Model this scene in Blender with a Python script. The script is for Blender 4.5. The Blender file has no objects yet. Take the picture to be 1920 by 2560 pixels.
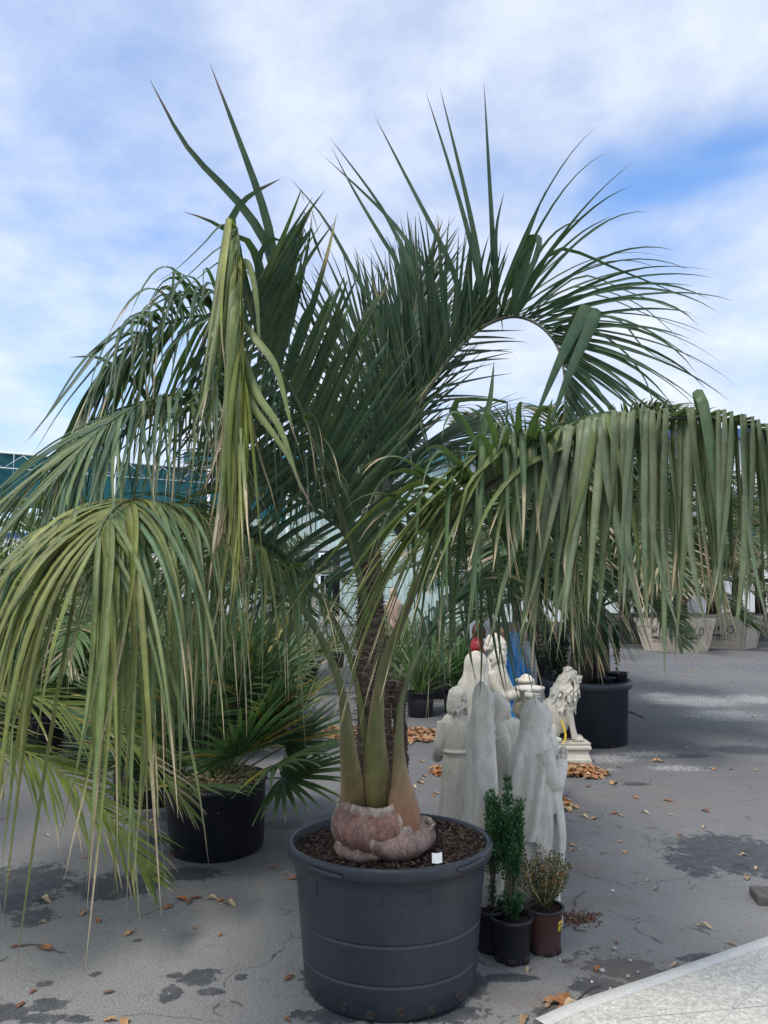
import bpy, math, random
import numpy as np
from mathutils import Vector, Matrix
S = bpy.context.scene
COL = S.collection
R = math.radians
# ------------------------------------------------------------------ camera, sky, sun, exposure
F = 1923.0; CAMH = 1.5; PITCH = R(5.94)
cam_d = bpy.data.cameras.new('camera'); cam = bpy.data.objects.new('camera', cam_d); COL.objects.link(cam)
cam_d.sensor_fit = 'HORIZONTAL'; cam_d.sensor_width = 36.0; cam_d.lens = 36.0*F/1920.0
cam_d.clip_start = 0.05; cam_d.clip_end = 2000
cam.location = (0, 0, CAMH); cam.rotation_euler = (R(90)+PITCH, 0, 0)
S.camera = cam
S.view_settings.view_transform = 'Standard'; S.view_settings.look = 'None'
S.view_settings.gamma = 1.0; S.view_settings.exposure = 1.05; S.view_settings.use_curve_mapping = False
SUN_EL, SUN_ROT = R(58), R(215)
def P(x, y, Y):
    """world point on the depth plane Y seen at photograph position x, y"""
    rx, uy = (x-960)/F, (1280-y)/F
    cy, sy = math.cos(PITCH), math.sin(PITCH)
    dy = cy-uy*sy; dz = sy+uy*cy
    t = Y/dy
    return np.array([t*rx, Y, CAMH+t*dz])
def G(x, y, z=0.0):
    """point of the ground (height z) seen at photograph position x, y"""
    rx, uy = (x-960)/F, (1280-y)/F
    cy, sy = math.cos(PITCH), math.sin(PITCH)
    dy = cy-uy*sy; dz = sy+uy*cy
    t = (z-CAMH)/dz
    return np.array([t*rx, t*dy, z])
def proj(p):
    p = np.asarray(p, float); cy, sy = math.cos(PITCH), math.sin(PITCH)
    X = p[..., 0]; Y = p[..., 1]; Z = p[..., 2]-CAMH
    d = Y*cy+Z*sy; u = -Y*sy+Z*cy
    d = np.maximum(d, 1e-3)
    return 960+F*X/d, 1280-F*u/d, d
# world
W = bpy.data.worlds.new('World'); S.world = W; W.use_nodes = True
nt = W.node_tree; nt.nodes.clear()
def N(t, typ, **kw):
    n = t.nodes.new(typ)
    for k, v in kw.items():
        if k.startswith('i_'):
            key = k[2:]
            n.inputs[int(key) if key.isdigit() else key.replace('_', ' ')].default_value = v
        else: setattr(n, k, v)
    return n
def L(t, a, b): t.links.new(a, b)
sky = N(nt, 'ShaderNodeTexSky', sky_type='NISHITA', sun_disc=False, sun_elevation=SUN_EL, sun_rotation=SUN_ROT, air_density=1.0, dust_density=0.6, ozone_density=2.0)
tc = N(nt, 'ShaderNodeTexCoord')
sep = N(nt, 'ShaderNodeSeparateXYZ'); L(nt, tc.outputs['Generated'], sep.inputs[0])
def M_(t, op, a, b=None, c=None, clamp=False):
    n = t.nodes.new('ShaderNodeMath'); n.operation = op; n.use_clamp = clamp
    for i, v in enumerate((a, b, c)):
        if v is None: continue
        if isinstance(v, (int, float)): n.inputs[i].default_value = v
        else: L(t, v, n.inputs[i])
    return n.outputs[0]
zc = M_(nt, 'ADD', M_(nt, 'MAXIMUM', sep.outputs[2], 0.0), 0.22)
cmb = N(nt, 'ShaderNodeCombineXYZ'); L(nt, M_(nt, 'DIVIDE', sep.outputs[0], zc), cmb.inputs[0]); L(nt, M_(nt, 'DIVIDE', sep.outputs[1], zc), cmb.inputs[1])
n1 = N(nt, 'ShaderNodeTexNoise', i_Scale=1.9, i_Detail=8.0, i_Roughness=0.56, i_Distortion=0.5); n1.noise_dimensions = '3D'
mp = N(nt, 'ShaderNodeMapping'); mp.inputs['Location'].default_value = (3.1, 1.7, 0.4); L(nt, cmb.outputs[0], mp.inputs[0]); L(nt, mp.outputs[0], n1.inputs['Vector'])
n2 = N(nt, 'ShaderNodeTexNoise', i_Scale=3.6, i_Detail=8.0, i_Roughness=0.58); L(nt, mp.outputs[0], n2.inputs['Vector'])
def blob(x, y, rx_, ry_, amt):
    """a thinner or thicker place in the cloud deck round the direction seen at x, y"""
    d = P(x, y, 10.0)-np.array([0, 0, CAMH]); d /= np.linalg.norm(d)
    sx = rx_/F; sy_ = ry_/F
    a = M_(nt, 'DIVIDE', M_(nt, 'SUBTRACT', sep.outputs[0], float(d[0])), sx)
    b = M_(nt, 'DIVIDE', M_(nt, 'SUBTRACT', sep.outputs[2], float(d[2])), sy_)
    r2 = M_(nt, 'ADD', M_(nt, 'MULTIPLY', a, a), M_(nt, 'MULTIPLY', b, b))
    front = M_(nt, 'GREATER_THAN', sep.outputs[1], 0.0)
    return M_(nt, 'MULTIPLY', M_(nt, 'MULTIPLY', M_(nt, 'POWER', 2.718, M_(nt, 'MULTIPLY', r2, -1.0)), amt), front)
cov = M_(nt, 'ADD', M_(nt, 'MULTIPLY', M_(nt, 'SUBTRACT', n1.outputs['Fac'], 0.5), 1.9), 0.76)
for b_ in ((1730, 440, 190, 40, -0.62), (1860, 350, 90, 36, -0.45), (1510, 390, 45, 34, -0.4), (1850, 395, 120, 16, 0.25), (200, 560, 420, 240, -0.26), (300, 90, 330, 110, -0.24), (1700, 250, 300, 80, 0.15), (1200, 330, 330, 200, 0.2), (150, 1020, 200, 60, -0.2), (1500, 900, 500, 150, 0.25), (1500, 120, 300, 100, 0.1), (660, 300, 150, 80, 0.1)):
    cov = M_(nt, 'ADD', cov, blob(*b_))
cov = M_(nt, 'ADD', cov, M_(nt, 'MULTIPLY', M_(nt, 'SUBTRACT', n2.outputs['Fac'], 0.5), 0.95))
cr = N(nt, 'ShaderNodeMapRange', interpolation_type='SMOOTHSTEP'); cr.inputs[1].default_value = -0.3; cr.inputs[2].default_value = 1.15; L(nt, cov, cr.inputs[0])
fac = M_(nt, 'MULTIPLY', cr.outputs[0], 0.93)
sh = N(nt, 'ShaderNodeMapRange'); sh.inputs[1].default_value = 0.3; sh.inputs[2].default_value = 0.7; L(nt, n2.outputs['Fac'], sh.inputs[0])
cc = N(nt, 'ShaderNodeMix', data_type='RGBA'); L(nt, sh.outputs[0], cc.inputs['Factor'])
cc.inputs['A'].default_value = (3.05, 3.5, 4.5, 1); cc.inputs['B'].default_value = (4.7, 5.0, 5.5, 1)
skym = N(nt, 'ShaderNodeMix', data_type='RGBA', blend_type='MULTIPLY'); skym.inputs['Factor'].default_value = 1.0
L(nt, sky.outputs[0], skym.inputs['A']); skym.inputs['B'].default_value = (.95, 1.15, 1.35, 1)
mx = N(nt, 'ShaderNodeMix', data_type='RGBA'); L(nt, fac, mx.inputs['Factor']); L(nt, skym.outputs['Result'], mx.inputs['A']); L(nt, cc.outputs['Result'], mx.inputs['B'])
bg = N(nt, 'ShaderNodeBackground'); bg.inputs['Strength'].default_value = 0.1; L(nt, mx.outputs['Result'], bg.inputs[0])
wo = N(nt, 'ShaderNodeOutputWorld'); L(nt, bg.outputs[0], wo.inputs[0])
sd = bpy.data.lights.new('sun', 'SUN'); sd.energy = 1.5; sd.angle = R(16); sd.color = (1.0, 0.94, 0.86)
so = bpy.data.objects.new('sun', sd); COL.objects.link(so)
# rotation: nishita azimuth SUN_ROT measured from +Y clockwise
sdir = Vector((math.sin(SUN_ROT)*math.cos(SUN_EL), math.cos(SUN_ROT)*math.cos(SUN_EL), math.sin(SUN_EL)))
so.rotation_euler = sdir.to_track_quat('Z', 'Y').to_euler(); so.location = (0, 0, 20)

# ------------------------------------------------------------------ helpers
rnd = random.Random(7); nr = np.random.RandomState(7)
def nrm(v):
    v = np.asarray(v, float); n = np.linalg.norm(v, axis=-1, keepdims=True); return v/np.maximum(n, 1e-9)
class Bag:
    def __init__(s): s.v = []; s.f = []; s.c = []; s.n = 0; s.hasc = False
    def add(s, v, f, c=None):
        v = np.asarray(v, float).reshape(-1, 3); o = s.n
        s.v.append(v); s.f += [tuple(i+o for i in q) for q in f]
        if c is None: c = np.tile((1, 1, 1), (len(v), 1))
        else:
            s.hasc = True; c = np.asarray(c, float)
            if c.ndim == 1: c = np.tile(c[:3], (len(v), 1))
        s.c.append(c); s.n += len(v)
        return s
    def xform(s, m):
        m = np.array(m); 
        s.v = [(v @ m[:3, :3].T)+m[:3, 3] for v in s.v]; return s
    def merge(s, o, m=None, c=None):
        if not o.v: return s
        v = np.concatenate(o.v); cc = np.concatenate(o.c)
        if m is not None: m = np.array(m); v = (v @ m[:3, :3].T)+m[:3, 3]
        return s.add(v, o.f, cc if (o.hasc and c is None) else c)
    def mesh(s, name, mat, smooth=True):
        me = bpy.data.meshes.new(name)
        v = np.concatenate(s.v) if s.v else np.zeros((0, 3))
        me.from_pydata(v.tolist(), [], s.f); 
        if s.hasc:
            a = me.color_attributes.new('Col', 'FLOAT_COLOR', 'POINT')
            c = np.concatenate(s.c); a.data.foreach_set('color', np.hstack([c, np.ones((len(c), 1))]).astype(np.float32).ravel())
        if smooth: me.shade_smooth()
        if mat is not None: me.materials.append(mat)
        return me
    def build(s, name, mat, parent=None, smooth=True, stuff=False):
        return link(name, s.mesh(name, mat, smooth), parent, stuff)
def link(name, me, parent=None, stuff=False):
    o = bpy.data.objects.new(name, me); COL.objects.link(o)
    if parent is not None: o.parent = parent
    if stuff: o['kind'] = 'stuff'
    return o
def thing(name, label, cat, loc=(0, 0, 0), rz=0.0, group=None):
    o = bpy.data.objects.new(name, None); COL.objects.link(o); o.empty_display_size = .1
    o.location = tuple(float(q) for q in loc); o.rotation_euler = (0, 0, rz)
    return tag(o, label, cat, group)
def tag(o, label, cat, group=None):
    if len(label.split()) > 16: print('LONG LABEL', len(label.split()), label)
    o['label'] = label; o['category'] = cat
    if group: o['group'] = group
    return o
def structure(o): o['kind'] = 'structure'; return o
def dup(o, loc=None, rz=None, label=None, group=None, parent=None, scale=None):
    c = o.copy(); COL.objects.link(c)
    if parent is not None: c.parent = parent
    if loc is not None: c.location = tuple(float(q) for q in loc)
    if rz is not None: c.rotation_euler = (0, 0, rz)
    if scale is not None: c.scale = (scale,)*3 if isinstance(scale, (int, float)) else scale
    if label: c['label'] = label
    if group: c['group'] = group
    for ch in list(o.children): dup(ch, parent=c)
    return c
# --- shapes
def box(x0, x1, y0, y1, z0, z1):
    v = [(x0, y0, z0), (x1, y0, z0), (x1, y1, z0), (x0, y1, z0), (x0, y0, z1), (x1, y0, z1), (x1, y1, z1), (x0, y1, z1)]
    return v, [(0, 3, 2, 1), (4, 5, 6, 7), (0, 1, 5, 4), (1, 2, 6, 5), (2, 3, 7, 6), (3, 0, 4, 7)]
def bbox_(x0, x1, y0, y1, z0, z1, b=.004):
    """box with chamfered vertical and top edges"""
    r = [(x0+b, y0), (x1-b, y0), (x1, y0+b), (x1, y1-b), (x1-b, y1), (x0+b, y1), (x0, y1-b), (x0, y0+b)]
    cx, cy = (x0+x1)/2, (y0+y1)/2
    ins = [(cx+(px-cx)*(1-b/max(1e-4, abs(x1-x0)/2)), cy+(py-cy)*(1-b/max(1e-4, abs(y1-y0)/2))) for px, py in r]
    v = [(a, c, z0) for a, c in r]+[(a, c, z1-b) for a, c in r]+[(a, c, z1) for a, c in ins]
    f = [tuple(range(7, -1, -1)), tuple(range(16, 24))]
    for k in (0, 8):
        for i in range(8): j = (i+1) % 8; f.append((k+i, k+j, k+8+j, k+8+i))
    return v, f
def frame_path(p):
    p = np.asarray(p, float); t = np.gradient(p, axis=0); return nrm(t)
def tube(pts, rad, n=8, cap=True, flat=1.0, up=None):
    p = np.asarray(pts, float); m = len(p); t = frame_path(p)
    rad = np.broadcast_to(np.asarray(rad, float), (m,))
    s = np.cross(t[0], (0, 0, 1)); 
    if np.linalg.norm(s) < 1e-3: s = np.cross(t[0], (1, 0, 0))
    if up is not None: s = np.cross(t[0], up)
    s = nrm(s); V = []
    a = np.arange(n)*2*math.pi/n
    for i in range(m):
        s = nrm(s-np.dot(s, t[i])*t[i]); u = np.cross(s, t[i])
        V.append(p[i]+rad[i]*(np.outer(np.cos(a), s)+flat*np.outer(np.sin(a), u)))
    V = np.concatenate(V); f = []
    for i in range(m-1):
        for j in range(n):
            k = (j+1) % n; f.append((i*n+j, i*n+k, (i+1)*n+k, (i+1)*n+j))
    if cap:
        f.append(tuple(range(n-1, -1, -1))); f.append(tuple(range((m-1)*n, m*n)))
    return V, f
def lathe(prof, n=48, closed=False):
    """prof: (r, z) pairs; closed joins last to first"""
    a = np.arange(n)*2*math.pi/n; V = []
    for r, z in prof: V.append(np.stack([r*np.cos(a), r*np.sin(a), np.full(n, z)], 1))
    f = []; m = len(prof)
    for i in range(m if closed else m-1):
        i2 = (i+1) % m
        for j in range(n):
            k = (j+1) % n; f.append((i*n+j, i*n+k, i2*n+k, i2*n+j))
    return np.concatenate(V), f
def loft(rings, cap=True):
    n = len(rings[0]); V = np.concatenate([np.asarray(r, float) for r in rings]); f = []
    for i in range(len(rings)-1):
        for j in range(n):
            k = (j+1) % n; f.append((i*n+j, i*n+k, (i+1)*n+k, (i+1)*n+j))
    if cap: f.append(tuple(range(n-1, -1, -1))); f.append(tuple(range((len(rings)-1)*n, len(rings)*n)))
    return V, f
def ell(c, r, rot=None, nu=16, nv=10):
    V = []; f = []
    for i in range(nv+1):
        ph = math.pi*(i+.0001)/(nv+.0002)
        for j in range(nu):
            th = 2*math.pi*j/nu; V.append((math.sin(ph)*math.cos(th), math.sin(ph)*math.sin(th), -math.cos(ph)))
    for i in range(nv):
        for j in range(nu):
            k = (j+1) % nu; f.append((i*nu+j, i*nu+k, (i+1)*nu+k, (i+1)*nu+j))
    f.append(tuple(range(nu-1, -1, -1))); f.append(tuple(range(nv*nu, nv*nu+nu)))
    V = np.array(V)*np.asarray(r, float)
    if rot is not None: V = V @ np.array(Matrix.Rotation(rot[0], 3, rot[1])).T
    return V+np.asarray(c, float), f
def spline(pts, n):
    """Catmull-Rom through points (any dimension), n samples evenly in arc length"""
    p = np.asarray(pts, float); q = np.vstack([2*p[0]-p[1], p, 2*p[-1]-p[-2]]); out = []
    for i in range(1, len(q)-2):
        for t in np.linspace(0, 1, 24, endpoint=False):
            a, b, c, d = q[i-1], q[i], q[i+1], q[i+2]
            out.append(.5*((2*b)+(c-a)*t+(2*a-5*b+4*c-d)*t*t+(3*b-a-3*c+d)*t**3))
    out.append(p[-1]); out = np.array(out)
    s = np.concatenate([[0], np.cumsum(np.linalg.norm(np.diff(out, axis=0), axis=1))])
    u = np.linspace(0, s[-1], n)
    return np.stack([np.interp(u, s, out[:, k]) for k in range(out.shape[1])], 1)
# --- materials
def mat(name, base=(.5, .5, .5), rough=.6, attr=None, noise=None, bump=None, trans=0.0, metal=0.0, spec=.5, coord='Object', stretch=None, coat=0.0):
    """noise: list of (scale, amount, colour or None) mixed over the base; bump: (scale, strength, distance)"""
    m = bpy.data.materials.new(name); m.use_nodes = True; t = m.node_tree; b = t.nodes['Principled BSDF']; out = t.nodes['Material Output']
    b.inputs['Roughness'].default_value = rough; b.inputs['Metallic'].default_value = metal; b.inputs['Specular IOR Level'].default_value = spec
    b.inputs['Coat Weight'].default_value = coat
    tcn = N(t, 'ShaderNodeTexCoord'); vec = tcn.outputs[coord]
    if stretch:
        mpn = N(t, 'ShaderNodeMapping'); mpn.inputs['Scale'].default_value = stretch; L(t, vec, mpn.inputs[0]); vec = mpn.outputs[0]
    if attr:
        an = N(t, 'ShaderNodeVertexColor'); an.layer_name = attr; col = an.outputs[0]
    else:
        rg = N(t, 'ShaderNodeRGB'); rg.outputs[0].default_value = (*base, 1); col = rg.outputs[0]
    for sc, amt, c2 in (noise or []):
        nn = N(t, 'ShaderNodeTexNoise', i_Scale=sc, i_Detail=6.0, i_Roughness=.62); L(t, vec, nn.inputs['Vector'])
        mr = N(t, 'ShaderNodeMapRange'); mr.inputs[1].default_value = .36; mr.inputs[2].default_value = .66; L(t, nn.outputs['Fac'], mr.inputs[0])
        mi = N(t, 'ShaderNodeMix', data_type='RGBA')
        if c2 is None:
            mi.blend_type = 'MULTIPLY'; mi.inputs['Factor'].default_value = 1.0
            g = N(t, 'ShaderNodeMapRange'); g.inputs[3].default_value = 1-amt; g.inputs[4].default_value = 1+amt; L(t, mr.outputs[0], g.inputs[0])
            cb = N(t, 'ShaderNodeCombineColor'); [L(t, g.outputs[0], cb.inputs[i]) for i in range(3)]
            L(t, col, mi.inputs['A']); L(t, cb.outputs[0], mi.inputs['B'])
        else:
            L(t, M_(t, 'MULTIPLY', mr.outputs[0], amt), mi.inputs['Factor']); L(t, col, mi.inputs['A']); mi.inputs['B'].default_value = (*c2, 1)
        col = mi.outputs['Result']
    L(t, col, b.inputs['Base Color'])
    if bump:
        bs = bump if isinstance(bump, list) else [bump]; prev = None
        for sc, st, ds in bs:
            nn = N(t, 'ShaderNodeTexNoise', i_Scale=sc, i_Detail=5.0, i_Roughness=.6); L(t, vec, nn.inputs['Vector'])
            bn = N(t, 'ShaderNodeBump'); bn.inputs['Strength'].default_value = st; bn.inputs['Distance'].default_value = ds; L(t, nn.outputs['Fac'], bn.inputs['Height'])
            if prev is not None: L(t, prev, bn.inputs['Normal'])
            prev = bn.outputs[0]
        L(t, prev, b.inputs['Normal'])
    if trans > 0:
        tr = N(t, 'ShaderNodeBsdfTranslucent'); mm = N(t, 'ShaderNodeMixShader'); mm.inputs[0].default_value = trans
        br = N(t, 'ShaderNodeMix', data_type='RGBA', blend_type='MULTIPLY'); br.inputs['Factor'].default_value = 1.0
        L(t, col, br.inputs['A']); br.inputs['B'].default_value = (1.5, 1.7, .8, 1); L(t, br.outputs['Result'], tr.inputs[0])
        L(t, b.outputs[0], mm.inputs[1]); L(t, tr.outputs[0], mm.inputs[2]); L(t, mm.outputs[0], out.inputs[0])
    m['bsdf'] = 1
    return m
M = {}
M['leaf'] = mat('leaf', rough=.5, attr='Col', noise=[(7, .22, None), (60, .14, None), (26, .22, (.20, .19, .09))], trans=.2, spec=.38, bump=(150, .25, .0015))
M['leaf2'] = mat('shrub_leaf', rough=.42, attr='Col', noise=[(30, .22, None)], trans=.12, spec=.5)
M['sheath'] = mat('leaf_sheath', rough=.5, attr='Col', noise=[(16, .22, None), (5, .35, (.13, .07, .05)), (70, .10, None)], bump=(40, .35, .004), stretch=(1, 1, .35))
M['bulb'] = mat('leaf_base_scale', rough=.62, attr='Col', noise=[(9, .85, (.10, .045, .03)), (22, .34, (.42, .31, .25)), (60, .3, None), (140, .25, None)], bump=[(12, .7, .02), (70, .5, .004)], stretch=(1, 1, .6))
M['fiber'] = mat('fiber', (.075, .052, .038), .9, noise=[(40, .45, None), (140, .3, None)], bump=(90, .8, .006), attr=None)
M['fibattr'] = mat('fiber_strand', rough=.85, attr='Col')
M['pot'] = mat('black_plastic', (.024, .028, .037), .42, noise=[(3.5, .22, (.075, .08, .088)), (45, .12, None)], bump=[(120, .06, .001), (6, .12, .004)], spec=.5)
M['pot2'] = mat('matt_black_plastic', (.012, .014, .019), .45, noise=[(5, .35, (.045, .045, .05)), (60, .2, None)], bump=(80, .08, .001))
M['potbrown'] = mat('brown_plastic', (.10, .042, .036), .5, noise=[(6, .4, (.15, .09, .08)), (70, .12, None)], bump=(80, .08, .001))
M['soil'] = mat('soil', (.030, .020, .014), .95, noise=[(40, .5, None), (130, .4, (.09, .055, .035))], bump=[(60, 1, .012)])
M['chip'] = mat('bark_chip', rough=.9, attr='Col', noise=[(80, .3, None)], bump=(120, .5, .002))
M['stone'] = mat('cast_stone', (.60, .56, .46), .85, stretch=(1, 1, .45), noise=[(38, .16, None), (6, .45, (.46, .42, .34)), (22, .22, (.68, .65, .58)), (2.2, .25, (.52, .48, .39)), (110, .07, None)], bump=[(70, .22, .002), (12, .2, .004)])
M['stone2'] = mat('grey_cast_stone', (.58, .555, .49), .8, stretch=(1, 1, .4), noise=[(34, .16, None), (5, .5, (.44, .42, .37)), (20, .25, (.66, .64, .59)), (110, .07, None)], bump=[(70, .22, .002), (9, .2, .004)])
M['concrete'] = mat('kerb_concrete', (.53, .51, .45), .9, noise=[(60, .30, None), (5, .3, (.44, .42, .37)), (240, .22, None)], bump=[(160, .4, .002), (400, .3, .001)])
M['kerb'] = mat('kerb_edge', (.56, .55, .51), .85, noise=[(9, .4, (.42, .42, .40)), (130, .12, None)], bump=[(60, .3, .003)])
M['wood'] = mat('weathered_wood', (.58, .50, .39), .85, noise=[(3, .5, (.46, .40, .32)), (18, .35, None), (60, .2, None)], bump=(30, .4, .004), stretch=(1, 1, 5))
M['wooddark'] = mat('dark_grey_wood', (.13, .115, .10), .9, noise=[(4, .5, (.07, .06, .055)), (20, .3, None)], bump=(30, .4, .004), stretch=(1, 1, 5))
M['stencil'] = mat('stencil_ink', (.035, .035, .035), .8, noise=[(60, .5, (.2, .17, .13))])
M['mint'] = mat('mint_painted_steel', (.46, .58, .54), .5, noise=[(.6, .3, (.38, .50, .47)), (8, .08, None)])
M['palewall'] = mat('pale_painted_steel', (.60, .66, .65), .5, noise=[(.8, .35, (.48, .54, .53)), (8, .08, None)])
M['whitesteel'] = mat('white_painted_steel', (.72, .73, .73), .45, noise=[(1.2, .2, (.6, .61, .6))])
M['teal'] = mat('teal_shade_canvas', (.009, .105, .115), .75, noise=[(.7, .4, (.012, .14, .15)), (6, .15, None)], bump=(1.2, .4, .1))
M['tealroof'] = mat('teal_roof_trim', (.03, .20, .26), .5, noise=[(1, .2, None)])
M['blue'] = mat('blue_trim', (.04, .14, .36), .4, noise=[(2, .2, None)])
M['galv'] = mat('galvanised_steel', (.55, .57, .58), .45, metal=.3, noise=[(8, .2, None)])
M['glassdark'] = mat('dark_glass', (.015, .018, .02), .15)
M['litter'] = mat('dry_leaf', rough=.75, attr='Col', noise=[(60, .25, None)], trans=.08)
M['white'] = mat('white_label', (.75, .75, .74), .5, noise=[(20, .05, None)])
M['yellow'] = mat('yellow_tag', (.78, .56, .05), .5, noise=[(20, .08, None)])
M['ink'] = mat('black_print', (.02, .02, .02), .6, noise=[(90, .2, None)])
M['pebble'] = mat('pebble', rough=.8, attr='Col', noise=[(50, .2, None)])
M['twig'] = mat('twig', (.085, .06, .045), .85, noise=[(40, .4, None)])
M['pblue'] = mat('blue_statue_paint', (.035, .26, .66), .28, noise=[(14, .35, (.06, .38, .80)), (50, .1, None)])
M['pred'] = mat('red_statue_paint', (.50, .02, .03), .28, noise=[(14, .3, (.62, .06, .06))])
M['pwhite'] = mat('white_statue_paint', (.76, .76, .76), .35, noise=[(10, .2, (.64, .65, .68))])
M['ppink'] = mat('pale_terracotta', (.50, .33, .27), .7, noise=[(9, .4, (.60, .45, .38))])
M['pskin'] = mat('flesh_statue_paint', (.62, .34, .20), .4, noise=[(12, .25, (.70, .44, .28))])
M['pbrown'] = mat('brown_statue_paint', (.14, .06, .03), .4, noise=[(30, .4, (.24, .12, .06))])
# ------------------------------------------------------------------ ground
def asphalt():
    m = bpy.data.materials.new('asphalt'); m.use_nodes = True; t = m.node_tree; b = t.nodes['Principled BSDF']
    geo = N(t, 'ShaderNodeNewGeometry'); pos = geo.outputs['Position']
    def noise(sc, det=6.0, rough=.6): 
        n = N(t, 'ShaderNodeTexNoise', i_Scale=sc, i_Detail=det, i_Roughness=rough); L(t, pos, n.inputs['Vector']); return n.outputs['Fac']
    def ramp(v, a, b_, c=0., d=1.):
        r = N(t, 'ShaderNodeMapRange', interpolation_type='SMOOTHSTEP'); r.inputs[1].default_value = a; r.inputs[2].default_value = b_; r.inputs[3].default_value = c; r.inputs[4].default_value = d; L(t, v, r.inputs[0]); return r.outputs[0]
    def mixc(f, a, c2, mode='MIX'):
        x = N(t, 'ShaderNodeMix', data_type='RGBA', blend_type=mode); L(t, f, x.inputs['Factor']) if not isinstance(f, float) else setattr(x.inputs['Factor'], 'default_value', f)
        for k, v in (('A', a), ('B', c2)):
            if isinstance(v, tuple): x.inputs[k].default_value = (*v, 1)
            else: L(t, v, x.inputs[k])
        return x.outputs['Result']
    big = noise(.55, 4.0); mid = noise(3.0, 8.0, .7); fine = noise(120, 3.0); vfine = noise(420, 2.0); n14 = noise(14, 6.0, .65); n30 = noise(34, 4.0)
    col = mixc(ramp(big, .35, .65), (.140, .142, .148), (.175, .174, .17))
    # towards the camera the paving is lighter
    sp = N(t, 'ShaderNodeSeparateXYZ'); L(t, pos, sp.inputs[0])
    col = mixc(ramp(M_(t, 'ADD', sp.outputs[1], M_(t, 'MULTIPLY', mid, 2.0)), 4.2, 7.0, .85, 0.), col, (.275, .27, .25))
    col = mixc(ramp(mid, .5, .72, 0, .45), col, (.21, .205, .19))
    col = mixc(ramp(n14, .56, .70, 0, .35), col, (.085, .088, .095))
    vor = N(t, 'ShaderNodeTexVoronoi', i_Scale=150.0); L(t, pos, vor.inputs['Vector'])
    col = mixc(ramp(vor.outputs['Distance'], .10, .42, .0, .42), (.30, .29, .27), col) if False else col
    spk = ramp(vor.outputs['Distance'], .0, .26, .5, 0.); col = mixc(spk, col, (.27, .26, .245))
    col = mixc(ramp(fine, .52, .66, 0, .6), col, (.07, .072, .078))
    cw = N(t, 'ShaderNodeTexVoronoi', i_Scale=1.15, feature='DISTANCE_TO_EDGE'); wv = N(t, 'ShaderNodeVectorMath', operation='ADD'); wn = N(t, 'ShaderNodeTexNoise', i_Scale=2.6, i_Detail=6.0); L(t, pos, wn.inputs['Vector']); ws = N(t, 'ShaderNodeVectorMath', operation='SCALE'); ws.inputs['Scale'].default_value = .5; L(t, wn.outputs['Color'], ws.inputs[0]); L(t, pos, wv.inputs[0]); L(t, ws.outputs[0], wv.inputs[1]); L(t, wv.outputs[0], cw.inputs['Vector'])
    crk = M_(t, 'MULTIPLY', ramp(cw.outputs['Distance'], .002, .007, .75, 0.), ramp(mid, .46, .56)); col = mixc(crk, col, (.045, .045, .048))
    col = mixc(ramp(n30, .5, .72, 0, .30), col, (.24, .235, .22))
    edge = M_(t, 'ADD', M_(t, 'ADD', M_(t, 'MULTIPLY', M_(t, 'SUBTRACT', n14, .5), 3.0), M_(t, 'MULTIPLY', M_(t, 'SUBTRACT', mid, .5), 2.2)), M_(t, 'MULTIPLY', M_(t, 'SUBTRACT', n30, .5), 3.4))
    def patches(lst):
        acc = None
        for x, y, rx, ry in lst:
            c = G(x, y); d = math.hypot(c[1], 1.5); ax = rx*d/F; ay = abs(G(x, y-ry)[1]-G(x, y+ry)[1])/2
            v = N(t, 'ShaderNodeVectorMath', operation='SUBTRACT'); L(t, pos, v.inputs[0]); v.inputs[1].default_value = tuple(float(q) for q in c)
            w = N(t, 'ShaderNodeVectorMath', operation='MULTIPLY'); L(t, v.outputs[0], w.inputs[0]); w.inputs[1].default_value = (1/ax, 1/ay, 0)
            l = N(t, 'ShaderNodeVectorMath', operation='LENGTH'); L(t, w.outputs[0], l.inputs[0])
            s = M_(t, 'SUBTRACT', 1.0, l.outputs['Value']); acc = s if acc is None else M_(t, 'MAXIMUM', acc, s)
        return acc
    dark = patches([(498, 2445, 42, 24), (426, 2482, 26, 22), (523, 2479, 30, 11), (439, 2438, 18, 8), (605, 2443, 15, 9), (84, 2297, 50, 22), (10, 2225, 150, 70), (290, 2212, 120, 36), (25, 2530, 60, 22), (125, 2512, 46, 18), (100, 2545, 60, 14), (195, 2548, 30, 10), (345, 2350, 12, 6), (112, 2460, 18, 9), (240, 2435, 14, 8), (480, 2185, 80, 18), (712, 2061, 46, 14), (822, 2046, 34, 10), (690, 1968, 60, 8), (430, 2040, 110, 14), (400, 2100, 60, 12),
        (1840, 2135, 150, 55), (1730, 2160, 60, 30), (1860, 1875, 80, 12), (1560, 2420, 90, 26), (1490, 2465, 60, 30), (1640, 2440, 80, 22), (1800, 2395, 90, 14), (1400, 2530, 60, 16), (785, 2440, 26, 40), (860, 2540, 120, 22), (1100, 2535, 100, 26), (1190, 2460, 26, 40), (1270, 2445, 60, 12), (1590, 1960, 30, 5), (1690, 1890, 90, 5)])
    f = ramp(M_(t, 'ADD', dark, M_(t, 'MULTIPLY', edge, .42)), -.04, .16); col = mixc(M_(t, 'MULTIPLY', M_(t, 'MULTIPLY', f, ramp(n14, .25, .55, .55, 1.)), .80), col, (.036, .040, .050))
    light = patches([(1740, 1752, 130, 17), (1810, 1788, 110, 16), (1890, 1748, 80, 14), (1650, 1738, 50, 8), (1500, 1895, 90, 14), (1620, 1885, 70, 8), (1690, 1920, 80, 8), (1480, 1925, 60, 6)])
    f = ramp(M_(t, 'ADD', light, M_(t, 'MULTIPLY', edge, .62)), .0, .62); col = mixc(M_(t, 'MULTIPLY', M_(t, 'MULTIPLY', f, .72), ramp(n30, .30, .62)), col, (.46, .46, .45))
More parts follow.
